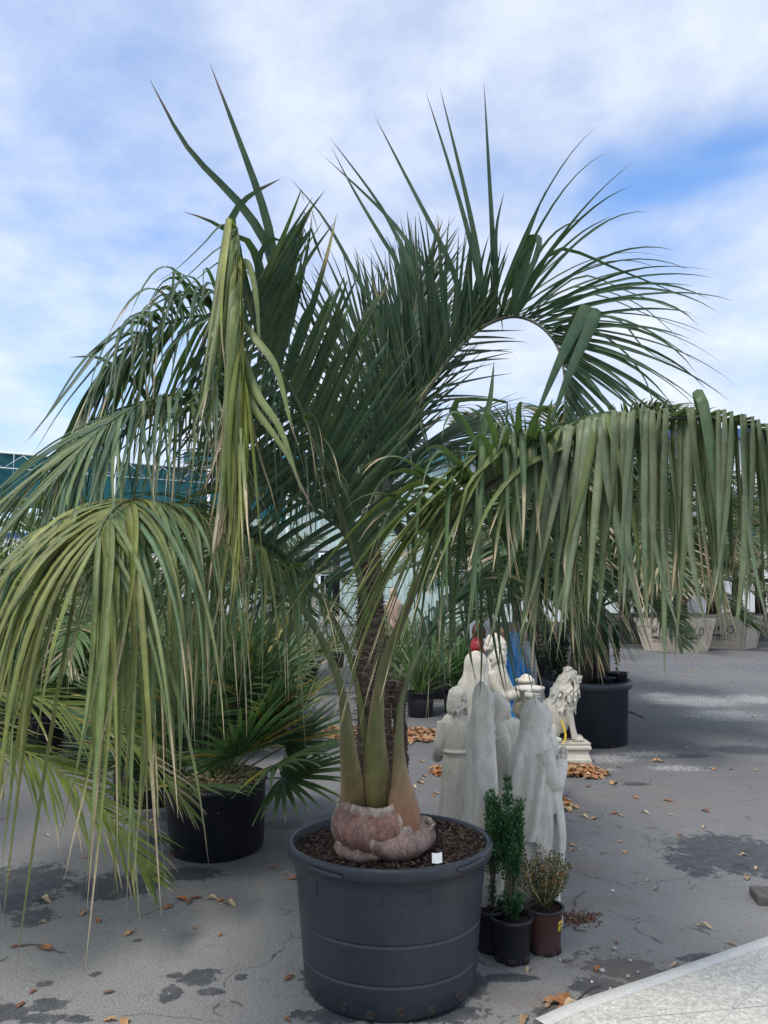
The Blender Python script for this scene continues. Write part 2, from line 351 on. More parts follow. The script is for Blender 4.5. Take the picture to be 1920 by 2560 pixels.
    dirt = patches([(1570, 2430, 130, 60), (1490, 1995, 60, 16), (1640, 1975, 40, 14), (1440, 2170, 90, 30), (1520, 2255, 110, 20), (1700, 2010, 90, 16), (1440, 2260, 80, 26), (1330, 2500, 130, 30), (1240, 2480, 60, 20)])
    f = ramp(M_(t, 'ADD', dirt, M_(t, 'MULTIPLY', edge, .5)), .0, .6); col = mixc(M_(t, 'MULTIPLY', f, .42), col, (.20, .165, .13))
    L(t, col, b.inputs['Base Color'])
    wet = ramp(M_(t, 'ADD', dark, M_(t, 'MULTIPLY', edge, .42)), .0, .12, .9, .62); L(t, wet, b.inputs['Roughness']); b.inputs['Specular IOR Level'].default_value = .35
    h = M_(t, 'ADD', M_(t, 'MULTIPLY', fine, .9), M_(t, 'ADD', M_(t, 'MULTIPLY', n14, .9), M_(t, 'MULTIPLY', vor.outputs['Distance'], .4)))
    bn = N(t, 'ShaderNodeBump'); bn.inputs['Strength'].default_value = .8; bn.inputs['Distance'].default_value = .008; L(t, h, bn.inputs['Height']); L(t, bn.outputs[0], b.inputs['Normal'])
    return m
M['asphalt'] = asphalt()
g = Bag(); xs = np.concatenate([[-300, -60, -20], np.linspace(-8, 8, 17), [20, 60, 300]]); ys = np.concatenate([[-60, -10], np.linspace(0, 24, 25), [60, 150, 400]])
V = [(x, y, 0) for y in ys for x in xs]; nx = len(xs)
g.add(V, [(j*nx+i, j*nx+i+1, (j+1)*nx+i+1, (j+1)*nx+i) for j in range(len(ys)-1) for i in range(nx-1)])
structure(g.build('asphalt_ground', M['asphalt'], smooth=False))
# concrete slab with a rounded kerb edge at the lower right
edge_px = [(1330, 2600), (1411, 2562), (1500, 2530), (1596, 2497), (1700, 2460), (1800, 2424), (1920, 2382), (2050, 2337), (2300, 2250), (2700, 2112)]
E = spline([G(x, y) for x, y in edge_px], 60)[:, :2]
tg = nrm(np.gradient(E, axis=0)); nm = np.stack([tg[:, 1], -tg[:, 0]], 1)   # towards the slab
kz = .075
def off(d): return E+nm*d
sb = Bag(); rows = [(0.0, -.02), (0.0, kz*.55), (.006, kz*.85), (.016, kz), (.066, kz), (.070, kz-.004), (.074, kz)]
rr = [np.column_stack([off(d), np.full(60, z)]) for d, z in rows]
Vk = np.concatenate(rr); sb.add(Vk, [(a*60+i, a*60+i+1, (a+1)*60+i+1, (a+1)*60+i) for a in range(len(rows)-1) for i in range(59)])
structure(sb.build('kerb', M['kerb']))
sl = Bag(); d0 = np.column_stack([off(.076), np.full(60, kz+.001)]); far = np.column_stack([off(.076)+np.array([3.0, -4.0]), np.full(60, kz+.001)])
Vs = np.concatenate([d0, far]); sl.add(Vs, [(i, i+1, 60+i+1, 60+i) for i in range(59)])
structure(sl.build('concrete_pavement', M['concrete'], smooth=False))
for x_, y_, x2_, y2_ in ((1745, 2600, 1990, 2380), (1560, 2545, 2000, 2505)):
    p0, p1 = G(x_, y_, kz+.003), G(x2_, y2_, kz+.003); d_ = nrm(p1-p0); s_ = np.array((-d_[1], d_[0], 0))*.0025
    structure(Bag().add([p0-s_, p1-s_, p1+s_, p0+s_], [(0, 1, 2, 3)]).build('pavement_joint', M['kerb'], smooth=False))

# ------------------------------------------------------------------ buildings
def corrugated(x0, x1, z0, z1, y, pitch=.2, dep=.03):
    n = int((x1-x0)/pitch); X = []; 
    for i in range(n):
        a = x0+i*pitch; X += [(a, 0), (a+pitch*.35, 0), (a+pitch*.5, dep), (a+pitch*.85, dep)]
    X.append((x1, 0)); m = len(X); v = [(a, y-d, z0) for a, d in X]+[(a, y-d, z1) for a, d in X]
    return v, [(i, i+1, m+i+1, m+i) for i in range(m-1)]
def Xat(x, Y, y=1480): return float(P(x, y, Y)[0])
def Zat(y, Y): return float(P(960, y, Y)[2])
Y0 = 38.0
shed = thing('metal_shed', 'long pale green corrugated metal shed with dark doorway behind the nursery plants', 'shed', (0, Y0, 0))
xa, xd, xe = Xat(470, Y0), Xat(1150, Y0), Xat(1560, Y0)
dx0, dx1 = Xat(796, Y0), Xat(850, Y0); zt = Zat(1160, Y0)
k = 0
def wall(x0, x1, z0, z1, m):
    b = Bag(); b.add(*corrugated(x0, x1, z0, z1, 0)); return b.build('wall_panel', m, shed, smooth=False)
x = xa
while x < dx0-.1: nx_ = min(x+3.0, dx0); wall(x, nx_-.02, 0, zt, M['mint']); x = nx_
wall(dx0, dx1, 3.45, zt, M['mint'])
x = dx1
while x < xe-.1:
    nx_ = min(x+3.0, xe); wall(x, nx_-.02, 0, zt, M['mint'] if x < xd-1 else M['palewall']); x = nx_
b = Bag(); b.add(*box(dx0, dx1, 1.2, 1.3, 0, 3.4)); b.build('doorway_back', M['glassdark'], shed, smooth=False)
b = Bag(); [b.add(*q) for q in (box(dx0-.09, dx0, -.09, .06, 0, 3.55), box(dx1, dx1+.09, -.09, .06, 0, 3.55), box(dx0, dx1, -.09, .06, 3.42, 3.55))]; b.build('door_frame', M['galv'], shed, smooth=False)
b = Bag(); [b.add(*q) for q in (box(dx0+(dx1-dx0)*f-.02, dx0+(dx1-dx0)*f+.02, .02, .06, 0, 3.42) for f in (.3, .62))]; b.add(*box(dx0, dx1, .0, .02, 2.3, 2.36)); b.build('door_mullion', M['galv'], shed, smooth=False)
b = Bag(); b.add(*box(dx0-1.1, dx1+.7, -.5, -.1, 3.5, 3.68)); b.build('door_canopy', M['galv'], shed, smooth=False)
b = Bag(); b.add(*box(xa-.3, xe+.3, -.35, -.05, zt, zt+.55)); b.build('roof_fascia', M['tealroof'], shed, smooth=False)
b = Bag(); b.add([(xa-.3, -.35, zt+.553), (xe+.3, -.35, zt+.553), (xe+.3, 14, zt+1.3), (xa-.3, 14, zt+1.3)], [(0, 1, 2, 3)]); b.build('roof', M['tealroof'], shed, smooth=False)
b = Bag(); b.add(*box(xa-.1, xe+.1, .05, .3, 0, .30)); b.build('plinth', M['kerb'], shed, smooth=False)
# shade canopy at the left with its roof truss
a0 = P(-420, 1095, 22.5); a1 = P(725, 1190, 30.0); zc_ = float((P(0, 1128, 24.6)[2]+P(700, 1187, 29.8)[2])/2); zb = zc_-1.75
canopy = thing('shade_canopy', 'dark teal fabric shade canopy hung on a white steel truss at left', 'canopy', (float(a0[0]), float(a0[1]), 0))
d = np.array([a1[0]-a0[0], a1[1]-a0[1]]); Ln = np.linalg.norm(d); d /= Ln; ang = math.atan2(d[1], d[0]); canopy.rotation_euler = (0, 0, ang)
b = Bag(); n = 60; V = []
for i in range(n+1):
    for j in range(5): V.append((Ln*i/n, .22+.07*math.sin(i*.9+j*.7)+.04*math.sin(i*2.3), zb+(zc_-zb)*j/4+(0 if j else -.06*abs(math.sin(i*.4)))))
b.add(V, [(i*5+j, (i+1)*5+j, (i+1)*5+j+1, i*5+j+1) for i in range(n) for j in range(4)]); b.build('fabric_fascia', M['teal'], canopy)
b = Bag(); b.add([(0, .2, zc_+.01), (Ln, .2, zc_+.01), (Ln, 9, zc_+.4), (0, 9, zc_+.4)], [(0, 1, 2, 3)]); b.build('fabric_roof', M['teal'], canopy, smooth=False)
b = Bag(); b.add(*tube([(0, 0.1, zc_), (Ln, .1, zc_)], .035, 6)); b.build('top_rail', M['whitesteel'], canopy)
zl = zc_-.52
b = Bag(); b.add(*tube([(0, 0, zl), (Ln, 0, zl)], .02, 6)); b.build('bottom_chord', M['galv'], canopy)
nb = int(Ln/1.15)
dv = Bag(); dv.add(*tube([(0, 0, 0), (.575, 0, .45)], .012, 5)); dv.add(*tube([(.575, 0, .45), (1.15, 0, 0)], .012, 5)); dm = dv.mesh('truss_brace', M['galv'])
hg = Bag(); hg.add(*tube([(0, 0, -.28), (0, 0, .5)], .012, 5)); hm = hg.mesh('hanger', M['galv'])
for i in range(nb):
    o = link('truss_brace', dm, canopy); o.location = (i*1.15, 0, zl)
    if i % 2 == 0: o = link('hanger', hm, canopy); o.location = (i*1.15+.3, 0, zl)
pb = Bag(); pb.add(*tube([(0, 0, 0), (0, 0, zc_)], .06, 8)); pm = pb.mesh('post', M['whitesteel'])
for f in (.05, .3, .55, .78, .995): o = link('post', pm, canopy); o.location = (Ln*f, .05, 0)
# white container with blue trim under the canopy
cx0, cx1, cy = Xat(-260, 20.5), Xat(618, 20.5), 20.5; ch = Zat(1332, 20.5)
cont = thing('site_container', 'white corrugated container with blue trim under the teal canopy', 'container', (0, cy, 0))
xx = cx0
while xx < cx1-.1:
    nx_ = min(xx+1.2, cx1); b = Bag(); b.add(*corrugated(xx, nx_-.015, .1, ch-.12, 0, .12, .025)); b.build('side_panel', M['whitesteel'], cont, smooth=False); xx = nx_
b = Bag(); b.add(*box(cx0, cx1, -.06, .02, ch-.12, ch)); b.build('top_rail', M['blue'], cont, smooth=False)
b = Bag(); b.add(*box(cx0, cx1, -.06, .02, 0, .1)); b.build('bottom_rail', M['blue'], cont, smooth=False)
b = Bag(); b.add(*box(cx0, cx1, .03, 2.4, .05, ch-.01)); b.build('body', M['whitesteel'], cont, smooth=False)
for xp, m in ((118, 'blue'), (270, 'mint'), (225, 'blue')):
    X = Xat(xp, cy); b = Bag(); b.add(*box(X-.06, X+.06, -.1, -.03, 0, ch+.02)); b.build('trim_post', M[m], cont, smooth=False)
X = Xat(245, cy); b = Bag(); b.add(*box(X-.22, X+.2, -.045, -.028, .9, 2.0)); b.build('window', M['glassdark'], cont, smooth=False)
# blue roofed building at the right
Yr = 30.0; zr = Zat(1078, Yr); rx0, rx1 = Xat(1688, Yr), Xat(2400, Yr)
bld = thing('warehouse', 'white walled warehouse with a thin blue roof edge at far right', 'warehouse', (0, Yr, 0))
x = rx0
while x < rx1-.1: nx_ = min(x+2.5, rx1); b = Bag(); b.add(*corrugated(x, nx_-.02, 0, zr-.35, 0, .25, .03)); b.build('wall_panel', M['whitesteel'], bld, smooth=False); x = nx_
b = Bag(); b.add(*box(rx0-.5, rx1, -.5, .05, zr-.35, zr)); b.build('roof_edge', M['blue'], bld, smooth=False)
b = Bag(); b.add([(rx0-.5, -.5, zr+.004), (rx1, -.5, zr+.004), (rx1, 12, zr+.9), (rx0-.5, 12, zr+.9)], [(0, 1, 2, 3)]); b.build('roof', M['tealroof'], bld, smooth=False)
b = Bag(); b.add([(rx0, .04, 0), (rx0, 12, 0), (rx0, 12, zr-.3), (rx0, .04, zr-.3)], [(0, 1, 2, 3)]); b.build('side_wall', M['palewall'], bld, smooth=False)
for fx, z0, z1 in ((1765, 4.2, 5.6), (1838, 3.6, 5.4), (1905, 3.4, 5.2)):
    X = Xat(fx, Yr); w = link('window', None, bld) if False else None
    b = Bag(); b.add(*box(X-.32, X+.32, -.09, -.04, z0, z1)); fr = b.build('window', M['blue'], bld, smooth=False)
    b = Bag(); b.add(*box(X-.25, X+.25, -.105, -.092, z0+.07, z1-.07)); b.build('pane', M['glassdark'], fr, smooth=False)
Yp = 26.5; b = Bag(); X = Xat(1734, Yp); zp = Zat(1128, Yp)
b.add(*bbox_(-.17, .17, -.08, .08, 0, zp, .01)); o = b.build('white_post', M['whitesteel'], smooth=False); o.location = (X, Yp, 0)
tag(o, 'tall plain white square post standing in front of the blue roofed warehouse', 'post')
# dark timber bin behind the painted statues
Yb = 15.8; x0, x1 = Xat(1236, Yb), Xat(1420, Yb); zt_ = .9
bn_ = thing('timber_bin', 'dark grey timber planter wall behind the blue robed statue', 'planter', (x0, Yb, 0))
for i in range(4):
    b = Bag(); b.add(*bbox_(0, x1-x0, 0, .05+.008*(i % 2), i*.225+.004, (i+1)*.225-.004, .006)); b.build('plank', M['wooddark'], bn_, smooth=False)
b = Bag(); b.add(*box(.02, x1-x0-.02, .07, 1.1, 0, .82)); b.build('soil', M['soil'], bn_, smooth=False)
for f in (0.03, .5, .97): b = Bag(); b.add(*bbox_((x1-x0)*f-.05, (x1-x0)*f+.05, -.04, -.003, 0, .93, .006)); b.build('batten', M['wooddark'], bn_, smooth=False)
# ------------------------------------------------------------------ foliage generators
def jit(c, a=.15, r=None):
    r = r or rnd; k = 1+r.uniform(-a, a); return np.array([c[0]*k*(1+r.uniform(-a, a)*.5), c[1]*k, c[2]*k*(1+r.uniform(-a, a)*.5)])
DRY = np.array((.46, .37, .25)); PURP = np.array((.16, .10, .11))
def ribbon(pts, w, side, col, tipcol=None, dry0=.93, fold=.30, segs=None, base_narrow=.45, twist=0.0):
    """a V-folded strap leaf along pts. side: width direction at the base. returns v, f, c"""
    p = np.asarray(pts, float); m = len(p); t = frame_path(p); s = nrm(np.asarray(side, float)); V = []; C = []
    ss = np.linspace(0, 1, m); prev = None
    ww = w*np.clip(np.minimum(base_narrow+(1-base_narrow)*ss/.12, 1), 0, 1)*np.clip(1-np.maximum(0, ss-.35)/.65, 0, 1)**.75
    ww[-1] = w*.03
    for i in range(m):
        s = s-np.dot(s, t[i])*t[i]
        if np.linalg.norm(s) < 1e-4: s = np.cross(t[i], (0.3, 1, .2))
        s = nrm(s)
        if twist: 
            a = twist/m; u_ = np.cross(t[i], s); s = nrm(s*math.cos(a)+u_*math.sin(a))
        n_ = np.cross(s, t[i])
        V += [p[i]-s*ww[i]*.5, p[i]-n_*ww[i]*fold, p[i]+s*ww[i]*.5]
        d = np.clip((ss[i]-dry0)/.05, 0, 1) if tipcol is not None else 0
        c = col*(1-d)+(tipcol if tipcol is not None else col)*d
        C += [c*.86, c*1.16, c*1.02]  # vein streaks, plus fold shading put into the colour of each half
    f = []
    for i in range(m-1):
        a = i*3; f += [(a, a+1, a+4, a+3), (a+1, a+2, a+5, a+4)]
    return V, f, C
def grow(p0, d0, Ln, droop, n=12, kink=None, kdir=None, stiff=.0, lat=None):
    """a strap that starts at p0 along d0 and bends under its own weight; kink: fraction where it folds over"""
    p = np.array(p0, float); t = nrm(d0); out = [p.copy()]; ds = Ln/n; kd = False
    for i in range(n):
        s = (i+.5)/n
        if kink is not None and not kd and s > kink:
            t = nrm(.22*t+np.array(kdir if kdir is not None else (0, 0, -1.0))); kd = True
        if not kd or t[2] > -.95:
            t = nrm(t+np.array((0, 0, -1.0))*droop*ds*(.25+1.5*s)*max(.0, 1-stiff*(1-s)))
        if lat is not None: t = nrm(t+lat*ds*s*1.4)
        p = p+t*ds; out.append(p.copy())
    return np.array(out)
def fan_leaf(bag, base, d0, plen, flen, nseg=22, spread=200, col=(.05, .12, .05), droop=1.2, w=.03, pw=.007, r=None, edge=None, up=(0, 0, 1), nn=7, split=.45):
    """petiole and pleated fan: adds one palmate leaf to bag"""
    r = r or rnd; col = np.array(col)
    pt = grow(base, d0, plen, droop*.35, 8); bag.add(*tube(pt, np.linspace(pw, pw*.6, len(pt)), 5), col*np.array((1.3, 1.15, .9)))
    hub = pt[-1]; t = nrm(pt[-1]-pt[-2]); s = np.cross(t, up)
    if np.linalg.norm(s) < .05: s = np.cross(t, (1, 0, 0))
    s = nrm(s); nup = nrm(np.cross(s, t)); tilt = r.uniform(-.25, .25); s = nrm(s*math.cos(tilt)+nup*math.sin(tilt)); nup = nrm(np.cross(s, t))
    for i in range(nseg):
        u = (i+.5)/nseg*2-1; a = R(spread/2)*u
        dd = nrm(t*math.cos(a)+s*math.sin(a)+nup*(.22*(1-abs(u))+.06*(-1)**i*.4))
        LL = flen*(1-.28*abs(u)**2)*r.uniform(.88, 1.05)
        c = jit(col, .16, r)
        pp = grow(hub, dd, LL, droop*(.55+.8*r.random()), nn, stiff=.5)
        tip = DRY if r.random() < .35 else c*.8
        if edge is not None and r.random() < .12: c = np.array(edge)
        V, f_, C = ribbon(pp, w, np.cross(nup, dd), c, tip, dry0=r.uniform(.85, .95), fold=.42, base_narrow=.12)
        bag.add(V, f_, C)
def pinnate(bag, length, rise, droop, nl, ll, lw, col, r, rach=.010, ang=(62, 30), vup=.35, ldroop=1.6, dryp=.25, n=26, ln=7, petiole=.18, start=None, heading=None):
    """a feather leaf growing from the origin in the x-z plane"""
    col = np.array(col); st = (math.cos(rise), 0, math.sin(rise)) if heading is None else heading
    pts = grow((0, 0, 0) if start is None else start, st, length, droop, n)
    bag.add(*tube(pts, np.linspace(rach, rach*.2, len(pts)), 5), col*np.array((1.6, 1.3, .9)))
    t = frame_path(pts); q = np.linspace(petiole, .985, nl)
    for u in q:
        k = u*n; i = min(int(k), n-1); p = pts[i]+(pts[i+1]-pts[i])*(k-i); T = t[i]
        Sd = np.cross(T, (0, 0, 1)); Sd = nrm(Sd if np.linalg.norm(Sd) > .05 else np.array((0, 1, 0))); Nn = np.cross(Sd, T)
        prof = math.sin(math.pi*min(1, max(0, (u-petiole)/(1-petiole)*.86+.12)))**.6
        for sg in (-1, 1):
            a = R(ang[0]+(ang[1]-ang[0])*u+r.uniform(-7, 7)); v = vup+r.uniform(-.2, .2)
            d = nrm(T*math.cos(a)+math.sin(a)*(sg*Sd*math.cos(v)+Nn*math.sin(v)))
            pp = grow(p, d, ll*prof*r.uniform(.85, 1.08), ldroop*r.uniform(.5, 1.5), ln)
            c = jit(col, .2, r); 
            if r.random() < dryp*.25: c = DRY*r.uniform(.5, .9)
            V, f_, C = ribbon(pp, lw, T, c, DRY if r.random() < dryp*2 else None, dry0=r.uniform(.7, .92))
            bag.add(V, f_, C)
    return pts
def soil_disc(r, z, m='soil', n=24, amp=.012, seed=0):
    q = random.Random(seed); V = [(0, 0, z+amp)]; f = []; rings = 5
    for i in range(1, rings+1):
        for j in range(n):
            a = 2*math.pi*j/n; V.append((r*i/rings*math.cos(a), r*i/rings*math.sin(a), z+q.uniform(-amp, amp)))
    for j in range(n): f.append((0, 1+j, 1+(j+1) % n))
    for i in range(rings-1):
        for j in range(n):
            k = (j+1) % n; a = 1+i*n; b_ = a+n; f.append((a+j, b_+j, b_+k, a+k))
    return Bag().add(V, f)
def nursery_pot(name, label, cat, loc, rt, rb, h, m, group=None, lip=.012, wall=.004, n=40, soil=.86, rz=0, grooves=(), tilt=None, holes=0):
    t = thing(name, label, cat, loc, rz, group)
    ro = lambda z: rb+(rt-rb)*z/h
    pr = [(rb*.9, 0.0), (rb, .006)]
    for gz in grooves: pr += [(ro(gz*h-.012), gz*h-.012), (ro(gz*h)-.006, gz*h-.004), (ro(gz*h)+.001, gz*h+.001)]
    zl = h-lip*2.6
    pr += [(ro(zl), zl), (rt+lip*.5, zl+lip*.3), (rt+lip, zl+lip*.9), (rt+lip, h-lip*.4), (rt+lip*.7, h), (rt-.001, h), (rt-wall, h-lip*.5), (ro(h*.55)-wall, h*.55), (0.02, h*.5)]
    b = Bag(); b.add(*lathe(pr, n)); b.build('pot_body', m, t)
    zs = h*soil; soil_disc(ro(zs)-wall*1.2, zs, seed=int(rt*1e4)).build('soil', M['soil'], t)
    if holes:
        hb = Bag(); hb.add(*bbox_(-.016, .016, -.004, .004, .004, .03, .003)); hm_ = hb.mesh('drain_hole', M['soil'])
        for i in range(holes):
            a = 2*math.pi*(i+.3)/holes; o = link('drain_hole', hm_, t); o.location = ((rb+.0005)*math.cos(a), (rb+.0005)*math.sin(a), 0); o.rotation_euler = (0, 0, a+math.pi/2)
    if tilt: t.rotation_euler = (*tilt, rz)
    return t
def leafy_stems(bl, bs, stems, ll, lw, col, r, per=90, tipcol=None, spread=.02):
    """upright twigs set with small oval leaves"""
    col = np.array(col)
    for pts, r0 in stems:
        p = spline(pts, 14); bs.add(*tube(p, np.linspace(r0, r0*.35, 14), 5))
        T = frame_path(p); Lg = np.linalg.norm(np.diff(p, axis=0), axis=1).sum()
        nl = int(per*Lg)
        for i in range(nl):
            u = r.uniform(.05, 1.0); u = u if (Lg < .3 or u > .45 or r.random() < .12) else r.uniform(.5, 1.0); k = min(int(u*13), 12); q = p[k]+(p[k+1]-p[k])*(u*13-k); t = T[k]
            a = r.uniform(0, 2*math.pi); s = np.cross(t, (math.cos(a), math.sin(a), .1)); s = nrm(s)
            d = nrm(s*r.uniform(.6, 1)+t*r.uniform(.2, 1.1)+np.array((0, 0, .15))); o = s*r.uniform(0, spread)
            q = q+o; L1 = ll*r.uniform(.65, 1.15); W1 = lw*r.uniform(.7, 1.1); sd_ = nrm(np.cross(d, nr.normal(size=3)))
            n_ = np.cross(sd_, d)
            c = jit(col, .28, r)
            if tipcol is not None and r.random() < .06+.42*u: c = jit(np.array(tipcol), .25, r)
            bl.add([q, q+d*L1*.5+sd_*W1*.5-n_*W1*.1, q+d*L1, q+d*L1*.5-sd_*W1*.5-n_*W1*.1], [(0, 1, 2), (0, 2, 3)], c)
# ------------------------------------------------------------------ the big pot
PX, PY = float(P(975, 2118, 3.14)[0]), 3.14
pot = thing('plant_pot', 'large round charcoal plastic tub holding the tall palm in the foreground', 'plant pot', (PX, PY, 0))
H0 = .547; SY = .87
def ro(z): return .338+.052*z/H0
pr = [(.30, .0), (.325, .004), (.338, .022)]
for gz in (.13, .27, .405): pr += [(ro(gz-.03), gz-.03), (ro(gz-.010), gz-.010), (ro(gz)-.0002, gz-.006), (ro(gz)-.007, gz-.002), (ro(gz)-.0065, gz+.001), (ro(gz)+.0006, gz+.005), (ro(gz+.009), gz+.009), (ro(gz+.03), gz+.03)]
pr += [(ro(.462)+.006, .462), (ro(.47)+.010, .470), (ro(.49)+.011, .492), (.407, .497), (.413, .503), (.415, .535), (.412, .544), (.405, .547), (.397, .546), (.389, .538), (.385, .45), (.345, .20), (.328, .03)]
b = Bag(); v, f = lathe(pr, 128, closed=True); b.add(v, f)
b.build('pot_body', M['pot'], pot)
hole_a = [(-90-30, .046), (-90-12, .034), (-90+6, .046), (-90+26, .040), (-90+48, .05), (-90-55, .05), (90, .04), (40, .04), (130, .04), (170, .04), (10, .04)]
hb = Bag(); ring_ = [np.array((0, math.cos(x_)*.0135, math.sin(x_)*.0135)) for x_ in np.linspace(0, 2*math.pi, 21)]; v, f = tube(ring_, .0022, 6, cap=False); hb.add(v, f); hm_ = hb.mesh('hole_rim', M['pot'])
db = Bag(); v, f = lathe([(.0001, 0), (.012, 0)], 20); db.add(np.stack([v[:, 2]+.0012, v[:, 0], v[:, 1]], 1), f); db.add(*tube([(.0016, -.006, -.004), (.004, .0, -.008), (.006, .004, -.02), (.004, .006, -.03)], .0009, 4)); dm_ = db.mesh('drain_hole', M['soil'])
for a0_, zz in hole_a:
    r_ = .336+.004*(zz > .03); o = link('drain_hole', dm_, pot); o.location = (r_*math.cos(R(a0_))+.0035*math.cos(R(a0_)), (r_+.0035)*math.sin(R(a0_)), zz); o.rotation_euler = (0, 0, R(a0_))
    o2 = link('hole_rim', hm_, o)
b = Bag(); b.add(*lathe([(.318, .008), (.322, .09)], 96)); b.build('root_ball', M['soil'], pot)
def onrim(a, r, z): return np.array([r*math.cos(a), r*math.sin(a), z])
for a0_ in (-90-47, -90+36):   # grip lugs under the rim
    rings = []
    for t_ in np.linspace(0, 1, 12):
        a = R(a0_+t_*22); e = .4 if t_ in (0, 1) else 1; zz = .522-.010*t_*(1 if a0_ < -90 else -1)
        rings.append([onrim(a, .413, zz-.010*e), onrim(a, .415+.012*e, zz-.008*e), onrim(a, .415+.014*e, zz+.006*e), onrim(a, .413, zz+.008*e)])
    v, f = loft(rings); Bag().add(v, f).build('grip_lug', M['pot'], pot)
for a0_, wd in ((-90-60, 14), (-90-30, 26), (-90+1, 8), (-90+22, 22)):   # raised panels below the rim
    n = 8; rings = []
    for t_ in np.linspace(0, 1, n):
        a = R(a0_+t_*wd); rings.append([onrim(a, ro(.42)-.004, .415), onrim(a, ro(.42)+.0045, .417), onrim(a, ro(.48)+.0095, .488), onrim(a, ro(.48)-.004, .49)])
    v, f = loft(rings); Bag().add(v, f).build('rim_panel', M['pot'], pot, smooth=False)
pot.scale = (.965, SY, .99)
soil = soil_disc(.385, .495, amp=.012, n=48).build('soil', M['soil'], pot)
ch = Bag(); q = random.Random(3)
CH = [(.10, .062, .042), (.055, .034, .024), (.17, .105, .07), (.22, .14, .09), (.04, .028, .02)]
for i in range(2600):
    a = q.uniform(0, 2*math.pi); r_ = .385*math.sqrt(q.random()); hgt = .505+.028*max(0, math.cos(a-.35))*(r_/.38)+q.uniform(0, .014)
    Lc, Wc, Tc = q.uniform(.006, .026), q.uniform(.003, .009), q.uniform(.001, .004)
    v, f = box(-Lc/2, Lc/2, -Wc/2, Wc/2, -Tc/2, Tc/2); v = np.array(v)*[[1, q.uniform(.5, 1), 1] if k % 2 else [1, 1, 1] for k in range(8)]
    Rm = np.array(Matrix.Rotation(q.uniform(0, 6.28), 3, 'Z') @ Matrix.Rotation(q.uniform(-.5, .5), 3, 'Y') @ Matrix.Rotation(q.uniform(-.6, .6), 3, 'X'))
    ch.add(v @ Rm.T+[r_*math.cos(a), r_*math.sin(a), hgt], f, jit(CH[q.randrange(5)], .25, q)*.68)
ch.build('bark_mulch', M['chip'], pot, smooth=False, stuff=True)
tagb = Bag(); c = P(1093, 2158, 2.83); tagb.add([(-.018, 0, 0), (.018, 0, .002), (.018, .012, .034), (0, .006, .032), (-.018, .012, .031), (0, -.004, .0)], [(0, 5, 3, 4), (5, 1, 2, 3)])
o = tagb.build('plant_label', M['white']); o.location = (float(c[0]), float(c[1]), float(c[2])); tag(o, 'small blank white plastic label stuck in the bark mulch of the big tub', 'label')

# ------------------------------------------------------------------ the big palm
BX, BY = float(P(950, 2120, 3.13)[0]), 3.13
palm = thing('palm_tree', 'tall feather palm with swollen leaf bases and long drooping fronds in the big foreground tub', 'palm tree', (BX, BY, .49))
OFF = -np.array([BX, BY, .49])
def pput(o): o.location = tuple(float(q_) for q_ in OFF); return o
st = spline([P(950, 2150, 3.14), P(943, 2000, 3.14), P(935, 1800, 3.12), P(929, 1600, 3.1), P(926, 1450, 3.1), P(928, 1300, 3.1)], 40)
sr = np.interp(np.linspace(0, 1, 40), [0, .25, .6, .9, 1], [.12, .075, .060, .042, .02])
b = Bag(); v, f = tube(st, sr, 20); v = v+nr.normal(size=v.shape)*.003; b.add(v, f); pput(b.build('trunk', M['fiber'], palm))
fb = Bag(); q = random.Random(11)
for i in range(1500):   # hair-like fibres wrapped round the stem
    u = q.uniform(.12, .92); k = u*39; c = st[int(k)]; r_ = np.interp(u, [0, .25, .6, .9, 1], [.12, .075, .060, .042, .02])+.003
    a0_ = q.uniform(-2.6, -.5); da = q.uniform(.3, 1.3)*q.choice((-1, 1)); lift = q.uniform(.0, .05); out_ = q.uniform(.0, .02) if q.random() < .8 else q.uniform(.02, .07)
    pts = [c+np.array([(r_+out_*t_*t_)*math.cos(a0_+da*t_), (r_+out_*t_*t_)*math.sin(a0_+da*t_), lift*math.sin(2.4*t_)]) for t_ in np.linspace(0, 1, 7)]
    w_ = q.uniform(.0007, .0018); up_ = np.array((0, 0, 1))
    P_ = np.array(pts); V = np.concatenate([P_-up_*w_, P_+up_*w_]); cc_ = np.array(q.choice([(.10, .075, .055), (.17, .135, .10), (.05, .035, .028), (.24, .2, .16)]))
    fb.add(V, [(j, j+1, 8+j, 7+j) for j in range(6)], cc_)
# a broken fibrous stub right of the centre stalk
pput(fb.build('trunk_fibre', M['fibattr'], palm, stuff=True))
b = Bag(); sp_ = spline([P(1000, 1980, 3.14), P(1003, 1850, 3.12), P(997, 1770, 3.1), P(1003, 1705, 3.1)], 24); v, f = tube(sp_, np.interp(np.linspace(0, 1, 24), [0, .6, 1], [.028, .026, .030]), 12, flat=.7); v += nr.normal(size=v.shape)*.0035; b.add(v, f)
for i in range(240):
    c = sp_[q.randrange(6, 24)]; d = np.array([q.uniform(-1, 1), q.uniform(-1, .2), q.uniform(-.2, 1)]); d = nrm(d); e = c+d*q.uniform(.03, .055); s_ = nrm(np.cross(d, (0, 1, .3)))*.0012
    b.add([c-s_, c+s_, e+s_*.3, e-s_*.3], [(0, 1, 2, 3)])
o = pput(b.build('petiole_stub', M['fiber'], palm)); o['label'] = 'frayed brown fibrous stub'
